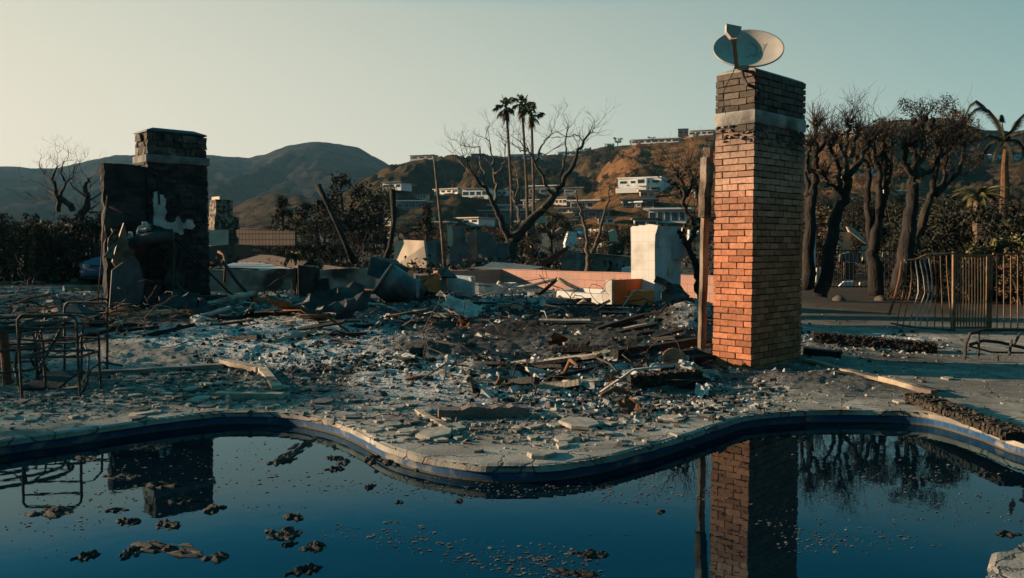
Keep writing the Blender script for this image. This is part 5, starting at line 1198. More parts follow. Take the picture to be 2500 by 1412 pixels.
# hedge of dark shrubs along the left boundary, running on beside the pool out of frame
for k in range(-8, 13):
    px = -30 + k * 26; Y = 29 + 3 * math.sin(k * 1.7); tree_px('bush' if k % 3 else 'bushb', px, 522 + 10 * math.sin(k * 2.3), Y, rnd.uniform(.75, 1.0), "dark scorched shrub in the hedge behind the blue car", "shrubs of the left boundary hedge", "shrub")
for k in range(21):
    Y = -7 + k * 1.75; x = -20.5 + rnd.uniform(-.9, .9); hh = rnd.choice((3.5, 3.9, 4.3, 4.7, 5.2)) + .3 * math.sin(k)
    put('bush', V((x, Y, -.2)), hh, rnd.uniform(.7, .95), "dark scorched shrub in the hedge along the left side of the pool yard", "shrubs of the left boundary hedge", "shrub")
for k in range(15):  # out of view row, added to keep low sky light off the chimney's right face
    Y = -6 + k * 1.55; put(('dark', 'bush', 'con')[k % 3], V((max(10.2, Y * .66 + 1.6) + rnd.uniform(0, 1.5), Y, -.2)), rnd.uniform(5.0, 7.5), rnd.uniform(.6, .8), "unseen tall tree added right of the pool yard to block sky light", "unseen trees added to block sky light")
for px, yt, Y, kd, wd, lab in [(690, 478, 62, 'con', 1.0, "dark conifer with two tops left of the leaning trunk"), (738, 490, 60, 'con', 1.1, "broad dark conifer beside the two-topped conifer"), (655, 560, 54, 'bush', 1.2, "low dark shrub left of the conifers"), (610, 545, 56, 'bare', 1.0, "small bare tree above the breeze block wall"), (840, 430, 66, 'dark', 1.05, "large dark scorched tree behind the leaning trunk"), (890, 470, 60, 'dark', .9, "dark scorched tree right of the large dark one"), (790, 520, 58, 'bush', 1.3, "dark shrub between conifer and leaning trunk"), (760, 585, 46, 'bush', 1.6, "low dark shrub behind the burnt cabinet"), (870, 575, 44, 'bare', 1.2, "small leafless tree behind the stucco wall"), (930, 455, 90, 'green', .8, "green tree catching light near the curved black trunk"), (905, 545, 70, 'bush', 1.3, "dark shrub in front of the green tree"), (700, 585, 46, 'bush', 1.5, "dark shrub at the end of the low brick wall"), (820, 590, 42, 'bush', 1.4, "dark low shrub at the foot of the leaning trunk"), (1040, 498, 46, 'con', .75, "black bushy cypress behind the white ruin wall"), (1345, 500, 70, 'green', 1.0, "green palm-like tree right of the bare tree"), (2195, 490, 40, 'bush', 1.0, "dark shrub between the lopped trunks"), (2050, 500, 60, 'bush', 1.2, "dark shrub behind the second lopped tree"), (2260, 500, 34, 'bush', 1.2, "dark shrub behind the bent fence"), (2330, 480, 32, 'bush', 1.2, "tall dark shrub behind the pool gate"), (2400, 500, 30, 'bush', 1.2, "large dark shrub behind the straight fence"), (2470, 520, 28, 'bush', 1.1, "dark shrub at the right frame edge behind the fence"), (2560, 480, 30, 'bush', 1.2, "dark shrub beyond the right frame edge"), (2445, 575, 22.5, 'lit', .9, "leafy shrub with light catching its broad leaves behind the fence"), (2380, 590, 23, 'lit', .8, "broad leaved shrub behind the pool gate"), (2500, 560, 23, 'lit', .9, "sunlit broad leaved shrub at the right edge"), (2230, 640, 25, 'bare', 1.2, "low bare brush behind the bent fence")]:
    tree_px(kd, px, yt, Y, wd, lab, None, "shrub" if kd in ('bush', 'bushb', 'lit') else "tree")
# trees over the burnt town and on the hillsides
tw = random.Random(5)
def hillside(n, x0, x1, y0, y1, hp, kinds, label, group):
    for i in range(n):
        px = tw.uniform(x0, x1); py = tw.uniform(y0, y1); p = hit(px, py)
        if p.y < 36: continue
        h = tw.uniform(*hp) * p.y / 2000; put(tw.choice(kinds), p - UP * .05 * h, h, tw.uniform(.8, 1.5), label, group)
def lots(n, x0, x1, Y0, Y1, yt0, yt1, kinds, label, group, hmin=1.2, hmax=7.5):
    k = 0
    while k < n:
        px = tw.uniform(x0, x1); Y = Y0 * (Y1 / Y0) ** tw.random(); p = at(px, tw.uniform(yt0, yt1), Y); zb = tz(p.x, Y); h = p.z - zb
        if h < hmin: h = tw.uniform(hmin, hmin * 2)
        if h > hmax or (1985 < px < 2180 and Y < 46): continue
        put(tw.choice(kinds), V((p.x, Y, zb - .08)), h, tw.uniform(.8, 1.5), label, group); k += 1
lots(105, 900, 1745, 50, 170, 538, 606, ('dark', 'brown', 'bush', 'bushb', 'bare', 'con', 'bush', 'brown'), "scorched tree standing among the burnt town lots", "trees among the town lots")
lots(34, 560, 930, 46, 110, 540, 600, ('dark', 'bush', 'bush', 'con', 'bare'), "dark scorched tree in the stand behind the stucco wall", "trees behind the stucco wall")
lots(70, 1965, 2540, 28, 110, 455, 580, ('bush', 'dark', 'bush', 'dark', 'bush', 'bushb'), "scorched shrub growing behind the lopped trees", "shrubs growing behind the lopped trees")
gq = np.random.default_rng(3); Yq = 34 * (210 / 34) ** gq.random(2600); uq = gq.uniform(-.62, .68, 2600)
zq = terr(uq * Yq, Yq); zq = np.where(Yq < 43, np.maximum(zq, .28), zq)
for nm, kk, sl_ in (("brush", 'leaf_dark', slice(0, 1500)), ("dry_brush", 'leaf_brown', slice(1500, 2600))):
    cq_ = [(u * y, y, z + .15, r) for u, y, z, r in zip(uq[sl_], Yq[sl_], zq[sl_], gq.uniform(.3, .9, 2600) * (.5 + Yq[sl_][0] * 0 + .5))]
    tag(leaf_mesh(cq_, 15000, .13, 8).build(nm, K[kk]), "low burnt brush covering the lots beyond the walls", "brush", kind="stuff")
hillside(30, 900, 1745, 430, 510, (10, 26), ('bush', 'green', 'bushg', 'dark', 'bush'), "small tree on the lower hillside among the houses", "trees on the lower hillside")
hillside(22, 1415, 1512, 366, 402, (16, 26), ('green', 'bushg', 'dark'), "dark green tree in the grove on the ridge", "trees of the ridge grove")
hillside(40, 1140, 1480, 388, 460, (7, 18), ('bush', 'dark', 'bushg'), "dark scrub bush on the shaded slope", "bushes on the shaded slope")
hillside(26, 910, 1120, 400, 470, (5, 13), ('bushg', 'bush', 'bushb'), "low bush dotted on the brown slope", "bushes on the brown slope")
hillside(34, 1480, 1740, 345, 470, (6, 20), ('bush', 'bushb', 'bushg', 'brown'), "shrub on the sunlit burnt hill", "shrubs on the sunlit hill")
hillside(50, 1960, 2500, 400, 600, (14, 44), ('bush', 'dark', 'bushb', 'brown', 'bush'), "scorched shrub on the slope behind the lopped trees", "shrubs behind the lopped trees")
hillside(12, 2000, 2380, 312, 345, (6, 12), ('bush', 'dark'), "small tree on the right hill's skyline slope", "trees on the right hill")
for px, py, h, kd, lab in [(1508, 352, 17, 'dark', "single round tree on the ridge left of the white ridge house"), (1590, 346, 14, 'dark', "tree beside the white ridge house"), (1700, 335, 12, 'green', "tree below the ridge houses")]:
    p = hit(px, py + 4); put(kd, p - UP * .3, h * p.y / 2000 * 1.3, 1.2, lab, None)

for k in range(26):
    Y = tw.uniform(19.5, 30); x = tw.uniform(.475, .70) * Y; put(tw.choice(('bush', 'bush', 'bare', 'bushb')), V((x, Y, tz(x, Y) - .05)), tw.uniform(.5, 1.7), tw.uniform(1.0, 1.7), "low dark brush growing under the lopped trees", "brush under the lopped trees", "shrub")
# big bare tree
BT = 45.0; b0 = at(1243, 652, BT); q3 = lambda L_: [(880 + a / 2.942, 200 + b / 2.942) for a, b in L_]
bt = thing("bare_tree", "large leafless tree forking low, in front of the tall palms", "tree", V((b0.x, BT, tz(b0.x, BT))))
trk = MB(); br = MB(); rt = random.Random(77); ends = []
trk.tube([at(1236, 668, BT), at(1240, 640, BT), at(1244, 610, BT), at(1248, 590, BT)], [.62, .5, .42, .34], 9)
LB = [([(1080, 1150), (1200, 1010), (1300, 920), (1390, 810), (1440, 740), (1500, 640), (1560, 530), (1600, 430), (1640, 380), (1670, 340)], .30, .025, 2), ([(1390, 810), (1350, 770), (1310, 690), (1250, 580), (1230, 540), (1200, 480), (1130, 420)], .13, .02, -1.5), ([(1250, 580), (1290, 480), (1340, 420), (1370, 370)], .08, .02, 1), ([(1440, 740), (1420, 700), (1460, 600), (1480, 480), (1470, 400), (1490, 340)], .10, .02, 1.5), ([(1080, 1150), (1040, 1080), (1000, 980), (960, 880), (920, 800), (850, 720), (810, 670), (770, 590), (740, 540)], .22, .025, -2), ([(900, 780), (890, 660), (860, 560), (860, 480), (790, 470)], .09, .02, 1), ([(960, 870), (980, 780), (960, 680), (950, 560), (930, 440), (900, 390)], .12, .02, 1.5), ([(950, 660), (1000, 640), (1040, 560), (1040, 470)], .06, .015, -1), ([(1090, 1060), (1140, 1000), (1120, 880), (1090, 790)], .14, .04, 2), ([(1120, 880), (1130, 700), (1120, 620)], .08, .02, 2), ([(1300, 900), (1400, 960), (1500, 990)], .09, .015, 1), ([(1600, 430), (1560, 380), (1500, 390), (1440, 400)], .05, .012, 1), ([(1280, 500), (1330, 520), (1400, 480)], .05, .012, 1), ([(850, 720), (760, 620), (700, 560)], .07, .015, 1), ([(1200, 480), (1150, 500), (1090, 450)], .05, .012, -1)]
for i, (pts, r0, r1, dyy) in enumerate(LB):
    o_ = limb(br if i not in (0, 4) else trk, q3(pts), BT, r0, r1, dyy, 6, 3, .05, i)
    for k in range(len(o_) // 2, len(o_), 2 if i else 1):
        if k >= 1: twigs(br, o_[k], (o_[k] - o_[k - 1]).normalized(), rt.uniform(.5, 1.0), .022, 2, rt, 3)
    twigs(br, o_[-1], (o_[-1] - o_[-2]).normalized(), .9, .02, 3, rt, 3); twigs(br, o_[-1], (o_[-1] - o_[-2] + V((.2, 0, 0))).normalized(), .8, .018, 3, rt, 3)
trk.build("trunk", K['bark'], bt, smooth=True); br.build("branches", K['bark_b'], bt)
def simple_tree(name, label, Y, basepx, limbs, mat, tw_l=.5, tw_r=.015, depth=2, seed=0, rad=1.0, every=2, group=None):
    p = at(*basepx, Y); t = thing(name, label, "tree", V((p.x, Y, tz(p.x, Y))), group); a = MB(); b = MB(); r_ = random.Random(seed)
    for i, (pts, r0, r1, dyy) in enumerate(limbs):
        o_ = limb(a if i == 0 else b, pts, Y, r0 * rad, r1 * rad, dyy, 7, 3, .03, seed + i)
        if tw_l:
            for k in range(2, len(o_), every): twigs(b, o_[k], (o_[k] - o_[k - 1]).normalized(), r_.uniform(.6, 1.2) * tw_l, tw_r, depth, r_, 3)
    a.build("trunk", K[mat], t, smooth=True)
    if b.v: b.build("branches", K[mat], t)
    return t
q1 = lambda L_: [(a / 3.362, 280 + b / 3.362) for a, b in L_]
simple_tree("bare_tree", "leafless dark tree at far left rising above the hedge", 34, (185, 560), [(q1([(620, 880), (700, 780), (720, 700), (700, 600), (720, 520)]), .2, .05, 0), (q1([(600, 790), (520, 700), (470, 650), (440, 560), (430, 480), (480, 420)]), .14, .02, 0), (q1([(480, 690), (480, 800)]), .12, .1, 0), (q1([(440, 560), (380, 520), (320, 400)]), .07, .015, 1), (q1([(470, 660), (360, 590), (270, 540)]), .06, .012, 1), (q1([(480, 690), (380, 690), (290, 690)]), .06, .012, 1), (q1([(500, 680), (540, 560), (600, 490), (610, 420)]), .07, .012, -1), (q1([(540, 560), (500, 470), (520, 400)]), .05, .012, 0), (q1([(700, 700), (780, 690), (850, 600)]), .06, .012, 0), (q1([(720, 690), (600, 600), (560, 540)]), .05, .012, 0), (q1([(720, 780), (800, 740)]), .05, .015, 0), (q1([(730, 800), (860, 800)]), .05, .015, 0)], 'bark', .7, .014, 3, 21)
q4 = lambda L_: [(1400 + a / 2.825, 280 + b / 2.825) for a, b in L_]
simple_tree("bare_tree", "two-stemmed leafless tree rising before the houses right of the pink wall corner", 31, (1440, 668), [(q4([(95, 1090), (100, 1000), (90, 880), (75, 760), (60, 690), (30, 610), (15, 540)]), .13, .02, 0), (q4([(110, 1060), (120, 980), (165, 870), (200, 720), (235, 600), (250, 500)]), .13, .02, .5)], 'bark_b', .3, .01, 1, 31, 1.0, 4)
def knob(mb, p, r, r_):
    for k in range(7): 
        q = p + V((r_.gauss(0, r * .55), r_.gauss(0, r * .55), r_.gauss(0, r * .5))); s = r * r_.uniform(.3, .6); rg = []
        for i in range(5):
            t = (i / 4) * math.pi; rg.append([q + V((s * (math.sin(t) + .05) * math.cos(a), s * (math.sin(t) + .05) * math.sin(a), s * math.cos(t))) * r_.uniform(.85, 1.15) if False else q + V((s * (math.sin(t) + .05) * math.cos(a), s * (math.sin(t) + .05) * math.sin(a), s * math.cos(t))) for a in (k2 * math.pi / 3 for k2 in range(6))])
        mb.loft(rg)
def pollard(label, Y, basepx, limbs, seed, leafy, shoots=1.0, group=None, mat='bark', tw_on=True):
    p = at(*basepx, Y); t = thing("lopped_tree", label, "tree", V((p.x, Y, tz(p.x, Y))), group); a = MB(); b = MB(); s_ = MB(); cl = []; r_ = random.Random(seed)
    for i, (pts, r0, r1, dyy, head) in enumerate(limbs):
        o_ = limb(a if i == 0 else b, pts, Y, r0 * (.88 if i == 0 else .74), r1 * .66, dyy, 8, 4, .025, seed + i)
        if head:
            e = o_[-1]; head *= .8; knob(b, e, head * .62, r_)
            for k in range(int(34 * shoots)):
                d = V((r_.gauss(0, .5), r_.gauss(0, .5), r_.uniform(.5, 1.2))).normalized(); l = r_.uniform(.25, .85); q = e + d * l; s_.tube([e + d * head * .4, e + d * l * .55 + V((r_.gauss(0, .03), 0, 0)), q + V((r_.gauss(0, .06), r_.gauss(0, .06), 0))], [.008, .006, .003], 3)
            for k in range(9): cl.append((*(e + V((r_.gauss(0, head * 1.2), r_.gauss(0, head * 1.2), r_.uniform(-.7, .5) * (1 + head)))), head * r_.uniform(.5, 1.3)))
        if i and tw_on:
            for k in range(3, len(o_), 2): twigs(s_, o_[k], (o_[k] - o_[k - 1] + V((r_.gauss(0, .05), r_.gauss(0, .05), 0))).normalized(), r_.uniform(.4, .9), .012, 2, r_, 3)
    a.build("trunk", K[mat], t, smooth=True); b.build("limbs", K[mat], t, smooth=True)
    if s_.v: s_.build("shoots", K['bark'], t)
    if leafy and cl: leaf_mesh(cl, leafy * 3, .042, seed, .5, .32).build("dry_leaves", K['leaf_brown'] if seed % 2 else K['leaf_dark'], t)
q6 = lambda L_: [(1940 + a / 3.62, 230 + b / 3.62) for a, b in L_]
PG = None
K['bark'] = M('cracked_burnt_bark', (.03, .025, .021), (.008, .0075, .007), 5, .95, 1.0, 16, stretch=(1, 1, .35), c3=(.065, .048, .035))
pollard("lopped burnt tree right against the brick chimney, twisted limbs", 22, (1974, 715), [(q6([(115, 1720), (120, 1400), (150, 950), (170, 700), (190, 560)]), .22, .13, 0, 0), (q6([(190, 560), (170, 430), (190, 330), (180, 265)]), .12, .09, 0, .28), (q6([(190, 520), (260, 430), (285, 350)]), .10, .08, .5, .26), (q6([(160, 680), (120, 660), (110, 540), (130, 470)]), .09, .06, -.4, .14), (q6([(120, 900), (95, 700), (110, 620)]), .1, .06, .3, 0)], 501, 140, 1.3)
pollard("lopped burnt tree with forking trunk leaning right, second from the chimney", 22, (2010, 722), [(q6([(225, 1790), (290, 1500), (350, 1150), (410, 980), (470, 820), (480, 720)]), .24, .13, 0, 0), (q6([(480, 720), (590, 570), (650, 450)]), .12, .08, .5, .2), (q6([(420, 880), (400, 740), (390, 650), (340, 540), (330, 440)]), .10, .06, -.5, .22), (q6([(440, 760), (450, 560), (400, 450), (360, 410)]), .09, .06, .3, .18), (q6([(500, 560), (540, 400), (560, 320)]), .08, .06, .4, .18), (q6([(450, 560), (460, 400), (480, 300), (470, 260)]), .08, .06, 0, .2), (q6([(400, 850), (320, 800), (270, 740)]), .07, .04, 0, .1)], 502, 160, 1.2)
pollard("lopped burnt tree with several straight stems, in the middle of the row", 23, (2135, 720), [(q6([(720, 1780), (700, 1500), (700, 1300), (740, 1000), (740, 800)]), .26, .13, 0, 0), (q6([(690, 1350), (650, 1000), (650, 700), (640, 520), (620, 400)]), .15, .08, .5, .26), (q6([(740, 800), (740, 650), (700, 550), (690, 400)]), .12, .07, .2, .3), (q6([(740, 640), (780, 520), (770, 400)]), .10, .06, .4, .24), (q6([(770, 1100), (810, 800), (810, 600), (800, 450), (790, 380)]), .12, .07, .6, .2), (q6([(830, 780), (860, 600), (850, 380)]), .09, .05, 1, .15), (q6([(650, 640), (600, 560), (560, 580)]), .07, .05, 0, .1)], 503, 700, 1.0)
pollard("thick lopped burnt tree with the tallest bushy head", 22.5, (2205, 705), [(q6([(940, 1720), (990, 1400), (1010, 1150), (1040, 850), (1050, 760)]), .3, .2, 0, 0), (q6([(1050, 760), (1000, 670), (960, 570), (985, 490)]), .13, .09, -.3, .16), (q6([(1060, 740), (1090, 620), (1140, 480), (1120, 330), (1130, 250)]), .14, .08, .3, .42), (q6([(1050, 700), (1060, 560), (1040, 420)]), .12, .08, .2, .3), (q6([(1080, 720), (1180, 690), (1240, 640), (1290, 520), (1300, 440)]), .1, .06, .6, .3)], 504, 1300, 1.2)
pollard("lopped burnt tree with leaning stems behind the bent fence", 23.5, (2265, 700), [(q6([(1010, 1750), (1050, 1400), (1110, 1150), (1200, 900), (1240, 700)]), .22, .12, 0, 0), (q6([(1240, 700), (1290, 550), (1380, 470), (1400, 340)]), .11, .07, .4, .36), (q6([(1200, 900), (1320, 760), (1330, 560), (1380, 400)]), .1, .06, .6, .32), (q6([(1250, 900), (1400, 740), (1470, 640), (1500, 420), (1480, 330)]), .1, .06, 1, .34)], 505, 1300, .9)
q4b = q4
pollard("small lopped black tree with knobbly fists left of the wooden post", 17.5, (1708, 735), [(q4([(880, 1280), (860, 1180), (840, 1040), (800, 930), (760, 850), (735, 800)]), .10, .07, 0, 0), (q4([(800, 920), (830, 800), (800, 720), (760, 620), (740, 540)]), .08, .06, .2, .12), (q4([(760, 620), (770, 520), (730, 450), (715, 400)]), .06, .05, -.2, .13), (q4([(780, 560), (820, 480), (800, 390), (790, 375)]), .06, .05, .2, .12), (q4([(830, 800), (880, 740), (890, 640), (860, 560), (840, 480)]), .06, .045, .3, .1), (q4([(740, 540), (700, 480), (670, 470)]), .05, .04, 0, .09), (q4([(740, 830), (770, 760)]), .05, .04, 0, 0)], 506, 0, .15, None, 'bark')
rod([at(866, 645, 33), at(835, 575, 33), at(800, 500, 33), at(776, 452, 33)], [.13, .105, .09, .125], K['bark'], "dead_tree", "burnt leaning trunk tilted left above the stucco wall", "tree", n=8)
rod([at(935, 650, 34), at(952, 605, 34), at(962, 540, 34), at(958, 462, 34)], [.15, .11, .095, .13], K['bark'], "dead_tree", "curved black trunk without crown left of the white ruin wall", "tree", n=8)

# palms
def fan_palm(px, ytop, ybase, pxb, Y, label, seed):
    p0 = at(pxb, ybase, Y); p1 = at(px, ytop, Y); r_ = random.Random(seed); base = V((p0.x, Y, tz(p0.x, Y)))
    t = thing("palm_tree", label, "palm", base, "tall fan palms behind the bare tree"); mb = MB()
    m1 = p0.lerp(p1, .5) + V((.12, 0, 0)); mb.tube([base, p0, m1, p1], [.17, .135, .105, .095], 8); mb.build("trunk", K['bark_b'], t)
    mb = MB()
    for k in range(26):
        el_ = r_.choice((r_.uniform(-.9, .2), r_.uniform(.1, 1.3), r_.uniform(.2, 1.3))); az = r_.uniform(0, 6.28); d = V((math.cos(az) * math.cos(el_), math.sin(az) * math.cos(el_), math.sin(el_))); L_ = r_.uniform(.35, .65)
        h = p1 + d * L_; mb.tube([p1, h], [.025, .018], 3); sd_ = d.cross(UP).normalized(); n2 = d.cross(sd_)
        for j in range(9):
            a = (j - 4) / 4 * 1.1; e = (d * math.cos(a) + sd_ * math.sin(a)); l = r_.uniform(.42, .62) * (1 - .25 * abs(a)); w_ = e.cross(n2).normalized() * .035
            q = h + e * l * .6 - UP * .05; z = h + e * l - UP * (.22 + .2 * abs(a)); mb.add([h - w_ * .4, h + w_ * .4, q + w_, z, q - w_], [(0, 1, 2, 3, 4)])
    mb.build("crown", K['leaf_palm'], t)
    mb = MB()
    for k in range(40):
        az = r_.uniform(0, 6.28); d = V((math.cos(az), math.sin(az), 0)); a = p1 - UP * r_.uniform(.1, .8) + d * .15; b = a + d * r_.uniform(.1, .3) - UP * r_.uniform(.3, .8); w_ = d.cross(UP) * .06; mb.add([a - w_, a + w_, b + w_ * .3, b - w_ * .3], [(0, 1, 2, 3)])
    mb.build("dead_skirt", K['leaf_brown'], t)
fan_palm(1236, 262, 640, 1252, 62, "leftmost and most upright of the three tall fan palms", 1)
fan_palm(1274, 256, 640, 1290, 64, "middle one of the three tall fan palms", 2)
fan_palm(1297, 275, 640, 1301, 63, "rightmost and lowest of the three tall fan palms", 3)
def feather(mb, p, d, l, droop, r_, w_=.5, n=16):
    pts = [p]; q = V(p); dd = V(d)
    for i in range(n): dd = (dd - UP * droop / n).normalized(); q = q + dd * l / n; pts.append(V(q))
    mb.tube(pts, [.03 - .026 * i / n for i in range(n + 1)], 3)
    for i in range(2, n + 1):
        t = (pts[i] - pts[i - 1]).normalized(); s = t.cross(UP).normalized()
        for sg in (-1, 1):
            for k in (0, .33, .66):
                b = pts[i - 1].lerp(pts[i], k); ll = w_ * math.sin(math.pi * (.12 + .8 * i / n)) * r_.uniform(.8, 1.1); e = b + (s * sg + t * .7 - UP * .45).normalized() * ll; mb.add([b - t * .022, b + t * .022, e], [(0, 1, 2)])
rp_ = random.Random(9); PY = 42.0; pbt = at(2452, 478, PY)
pt = thing("palm_tree", "tall feather palm with rust coloured trunk and broken drooping fronds at right", "palm", V((pbt.x, PY, tz(pbt.x, PY))))
mb = MB(); mb.tube([V((pbt.x, PY, tz(pbt.x, PY))), at(2453, 470, PY), at(2453, 400, PY), at(2456, 365, PY)], [.26, .21, .15, .12], 9); mb.build("trunk", M("rusty_palm_bark", (.15, .07, .035), (.05, .034, .022), 5, .95, .6, 20), pt)
mb = MB(); pt0 = at(2450, 345, PY)
def feather_path(mb, pts, w_, r_, n=5):
    P3 = []
    for i in range(len(pts) - 1):
        for k in range(n): P3.append(pts[i].lerp(pts[i + 1], k / n))
    P3.append(pts[-1]); N_ = len(P3); mb.tube(P3, [.026 - .02 * i / (N_ - 1) for i in range(N_)], 4)
    for i in range(2, N_):
        t = (P3[i] - P3[i - 1]).normalized(); s = t.cross(UP); s = s.normalized() if s.length > .05 else V((0, 1, 0))
        for sg in (-1, 1):
            for k in (0, .33, .66):
                q = P3[i - 1].lerp(P3[i], k); ll = w_ * (.35 + .65 * math.sin(math.pi * i / N_)) * r_.uniform(.75, 1.1); e = q + (s * sg * .8 + t * .6 - UP * .75).normalized() * ll; mb.add([q - t * .026, q + t * .026, e], [(0, 1, 2)])
ph = lambda L_, dy: [pt0] + [at(x, y, PY + dy * (i + 1) / len(L_)) for i, (x, y) in enumerate(L_)]
for L_, dy in (([(2444, 313), (2434, 291), (2415, 269), (2396, 261), (2379, 267), (2366, 283), (2360, 300)], -.8), ([(2440, 315), (2424, 285), (2402, 258), (2384, 245), (2368, 256), (2358, 280), (2353, 300)], .8), ([(2462, 325), (2476, 310), (2485, 292), (2502, 276), (2520, 274)], .6), ([(2462, 330), (2480, 322), (2500, 318), (2520, 328)], -.8), ([(2450, 320), (2447, 298), (2446, 280)], .1), ([(2436, 335), (2415, 330), (2395, 345), (2384, 372)], -1), ([(2438, 340), (2420, 345), (2405, 365), (2398, 390)], 1), ([(2466, 340), (2486, 342), (2500, 360), (2506, 385)], 1), ([(2458, 350), (2468, 365), (2474, 395)], -1), ([(2444, 352), (2432, 368), (2426, 396)], -.5), ([(2456, 352), (2462, 372), (2462, 402)], .6)):
    feather_path(mb, ph(L_, dy), .42, rp_)
mb.build("crown", K['leaf_dark'], pt)
sp0 = at(2392, 478, 30); spm = thing("palm_tree", "low feather palm with yellow green fronds behind the fence", "palm", V((sp0.x, 30, tz(sp0.x, 30))))
mb = MB(); mb.tube([V((sp0.x, 30, tz(sp0.x, 30))), sp0], [.25, .2], 8); mb.build("trunk", K['bark_b'], spm)
mb = MB()
for k in range(22):
    a = k * .9; e = rp_.uniform(.1, 1.1); feather(mb, sp0, V((math.cos(a) * math.cos(e), math.sin(a) * math.cos(e), math.sin(e))), rp_.uniform(.7, 1.1), 1.6, rp_, .28, 10)
mb.build("crown", K['leaf_lit'], spm)
for px, py, r in ((718, 622, .4), (724, 652, .0), (765, 640, .35)):
    if r == 0: continue
    p = at(px, py, 24); t = thing("yucca_plant", "wilted yucca-like plant drooping %s the stucco wall" % ("over the brick wall behind" if px < 740 else "beside the cabinet before"), "plant", V((p.x, 24, tz(p.x, 24))))
    mb = MB(); mb.tube([V((p.x + .1, 24, tz(p.x, 24))), p], [.03, .025], 6); mb.build("stem", K['bark_b'], t); mb = MB()
    for k in range(26):
        a = rp_.uniform(0, 6.28); d = V((math.cos(a), math.sin(a), rp_.uniform(-.4, .8))).normalized(); m_ = p + d * .2; e = p + d * .34 - UP * .25; s = d.cross(UP).normalized() * .03; mb.add([p - s, p + s, m_ + s, e, m_ - s], [(0, 1, 2, 3, 4)])
    mb.build("leaves", K['leaf_lit'], t)
# ================================================================ houses on the hills
def house(pl, pr_, yt, yb, label, wall='white', phi=190, nwin=4, roof='roof', over=.4, winh=.5, depth=7, rows_=1, Y=None, name="house", roofh=.3):
    mid = (pl + pr_) / 2; b = hit(mid, yb) if Y is None else at(mid, yb, Y); Yc = b.y
    f = math.radians(phi); fw = V((math.sin(f), math.cos(f), 0)); rt_ = V((-math.cos(f), math.sin(f), 0)); H = (yb - yt) / FPX * Yc
    Wd = (pr_ - pl) / FPX * Yc / max(.5, abs(rt_.x)); R = Matrix((rt_, -fw, UP)).transposed(); c = V((b.x, Yc, b.z)) 
    t = thing(name, label, "house", c); P_ = lambda x, y, z: c + rt_ * x - fw * y + UP * z
    depth = min(depth, Wd * .9)
    mb = MB(); mb.box(P_(0, depth / 2, (H - .6) / 2), (Wd, depth, H + .6), R); mb.build("wall", K[wall], t)
    mb = MB(); mb.box(P_(0, depth / 2 - .1, H + roofh / 2), (Wd + 2 * over, depth + 2 * over, roofh), R); mb.build("roof", K[roof], t)
    for r_ in range(rows_):
        z0 = H / rows_ * (r_ + .48); hh = H / rows_ * winh
        for k in range(nwin):
            wc = Wd * (-.5 + (k + .5) / nwin); ww = Wd / nwin * (.62 if (k + r_) % 3 else .8)
            mb = MB(); mb.box(P_(wc, -.02, z0), (ww + .14, .06, hh + .14), R); wf = mb.build("window", K['white'], t)
            mb = MB(); mb.box(P_(wc, -.055, z0), (ww, .03, hh), R); mb.build("pane", K['glass'], wf)
    mb = MB(); mb.box(P_(-Wd / 2 - .01, depth * .5, H * .5), (.05, depth * .3, H * .4), R); mb.build("side_window", K['glass'], t)
    return t, P_, R, Wd, H
t, P_, R, Wd, H = house(1512, 1610, 436, 470, "white two-storey flat roofed house on the lower slope of the brown hill", 'white', 205, 4, 'white', .1, .34, 9, 2)
mb = MB(); mb.box(P_(Wd * .08, -.9, H * .72), (Wd * .25, 1.7, H * .56), R); mb.build("bay", K['white'], t)
mb = MB(); mb.box(P_(Wd * .08, -1.78, H * .74), (Wd * .14, .06, H * .26), R); mb.build("bay_window", K['glass'], t)
mb = MB(); mb.box(P_(-Wd * .1, -2.2, .3), (Wd * .7, 3, 1.2), R); mb.build("terrace", K['white'], t)
house(1394, 1486, 491, 510, "cream flat roofed house with a row of windows above a lower storey", 'cream', 198, 5, 'white', .8, .5, 8)
house(1400, 1490, 514, 532, "grey lower house with white garage fronts below the cream house", 'greywall', 190, 3, 'roof', .6, .5, 8)
house(1520, 1598, 488, 506, "dark low house with a wide glass front below the white house", 'greywall', 192, 3, 'roof', .6, .72, 8)
house(1586, 1672, 512, 545, "white house with big dark glass doors and pale roof behind the tiled wall", 'white', 196, 5, 'white', 1.0, .62, 9)
house(1128, 1192, 462, 482, "white house with brown roof behind the bare tree's left limbs", 'white', 200, 4, 'roof', .3, .4, 7, 1)
house(1110, 1290, 516, 546, "long low modern house with flat roof behind the bare tree", 'greywall', 188, 7, 'cream', 1.0, .6, 9)
house(1190, 1310, 502, 512, "low cream roofed house behind the long modern house", 'cream', 188, 5, 'white', .8, .5, 8)
house(966, 1036, 492, 512, "grey low house left of the thin leaning post", 'greywall', 190, 4, 'white', .5, .5, 8)
house(1292, 1362, 455, 478, "pale grey gabled ruin of a house between the palms and the cream house", 'greywall', 200, 3, 'white', .2, .4, 8)
house(1545, 1652, 340, 350, "long white house along the ridge top of the brown hill", 'white', 200, 7, 'white', .5, .4, 9)
house(1656, 1680, 316, 331, "dark square block house on the ridge top", 'greywall', 190, 2, 'roof', .1, .4, 7)
house(1684, 1738, 319, 331, "white house on the ridge right beside the brick chimney", 'white', 200, 4, 'white', .4, .4, 8)
house(1000, 1058, 380, 390, "low flat house on the left ridge crest", 'cream', 200, 3, 'roof', .6, .4, 8)
house(1150, 1180, 377, 386, "small flat roofed house on the ridge behind the bare tree", 'greywall', 190, 2, 'roof', .6, .4, 8)
house(1240, 1318, 378, 388, "pale house on the ridge behind the palms", 'white', 190, 4, 'roof', .4, .4, 8)
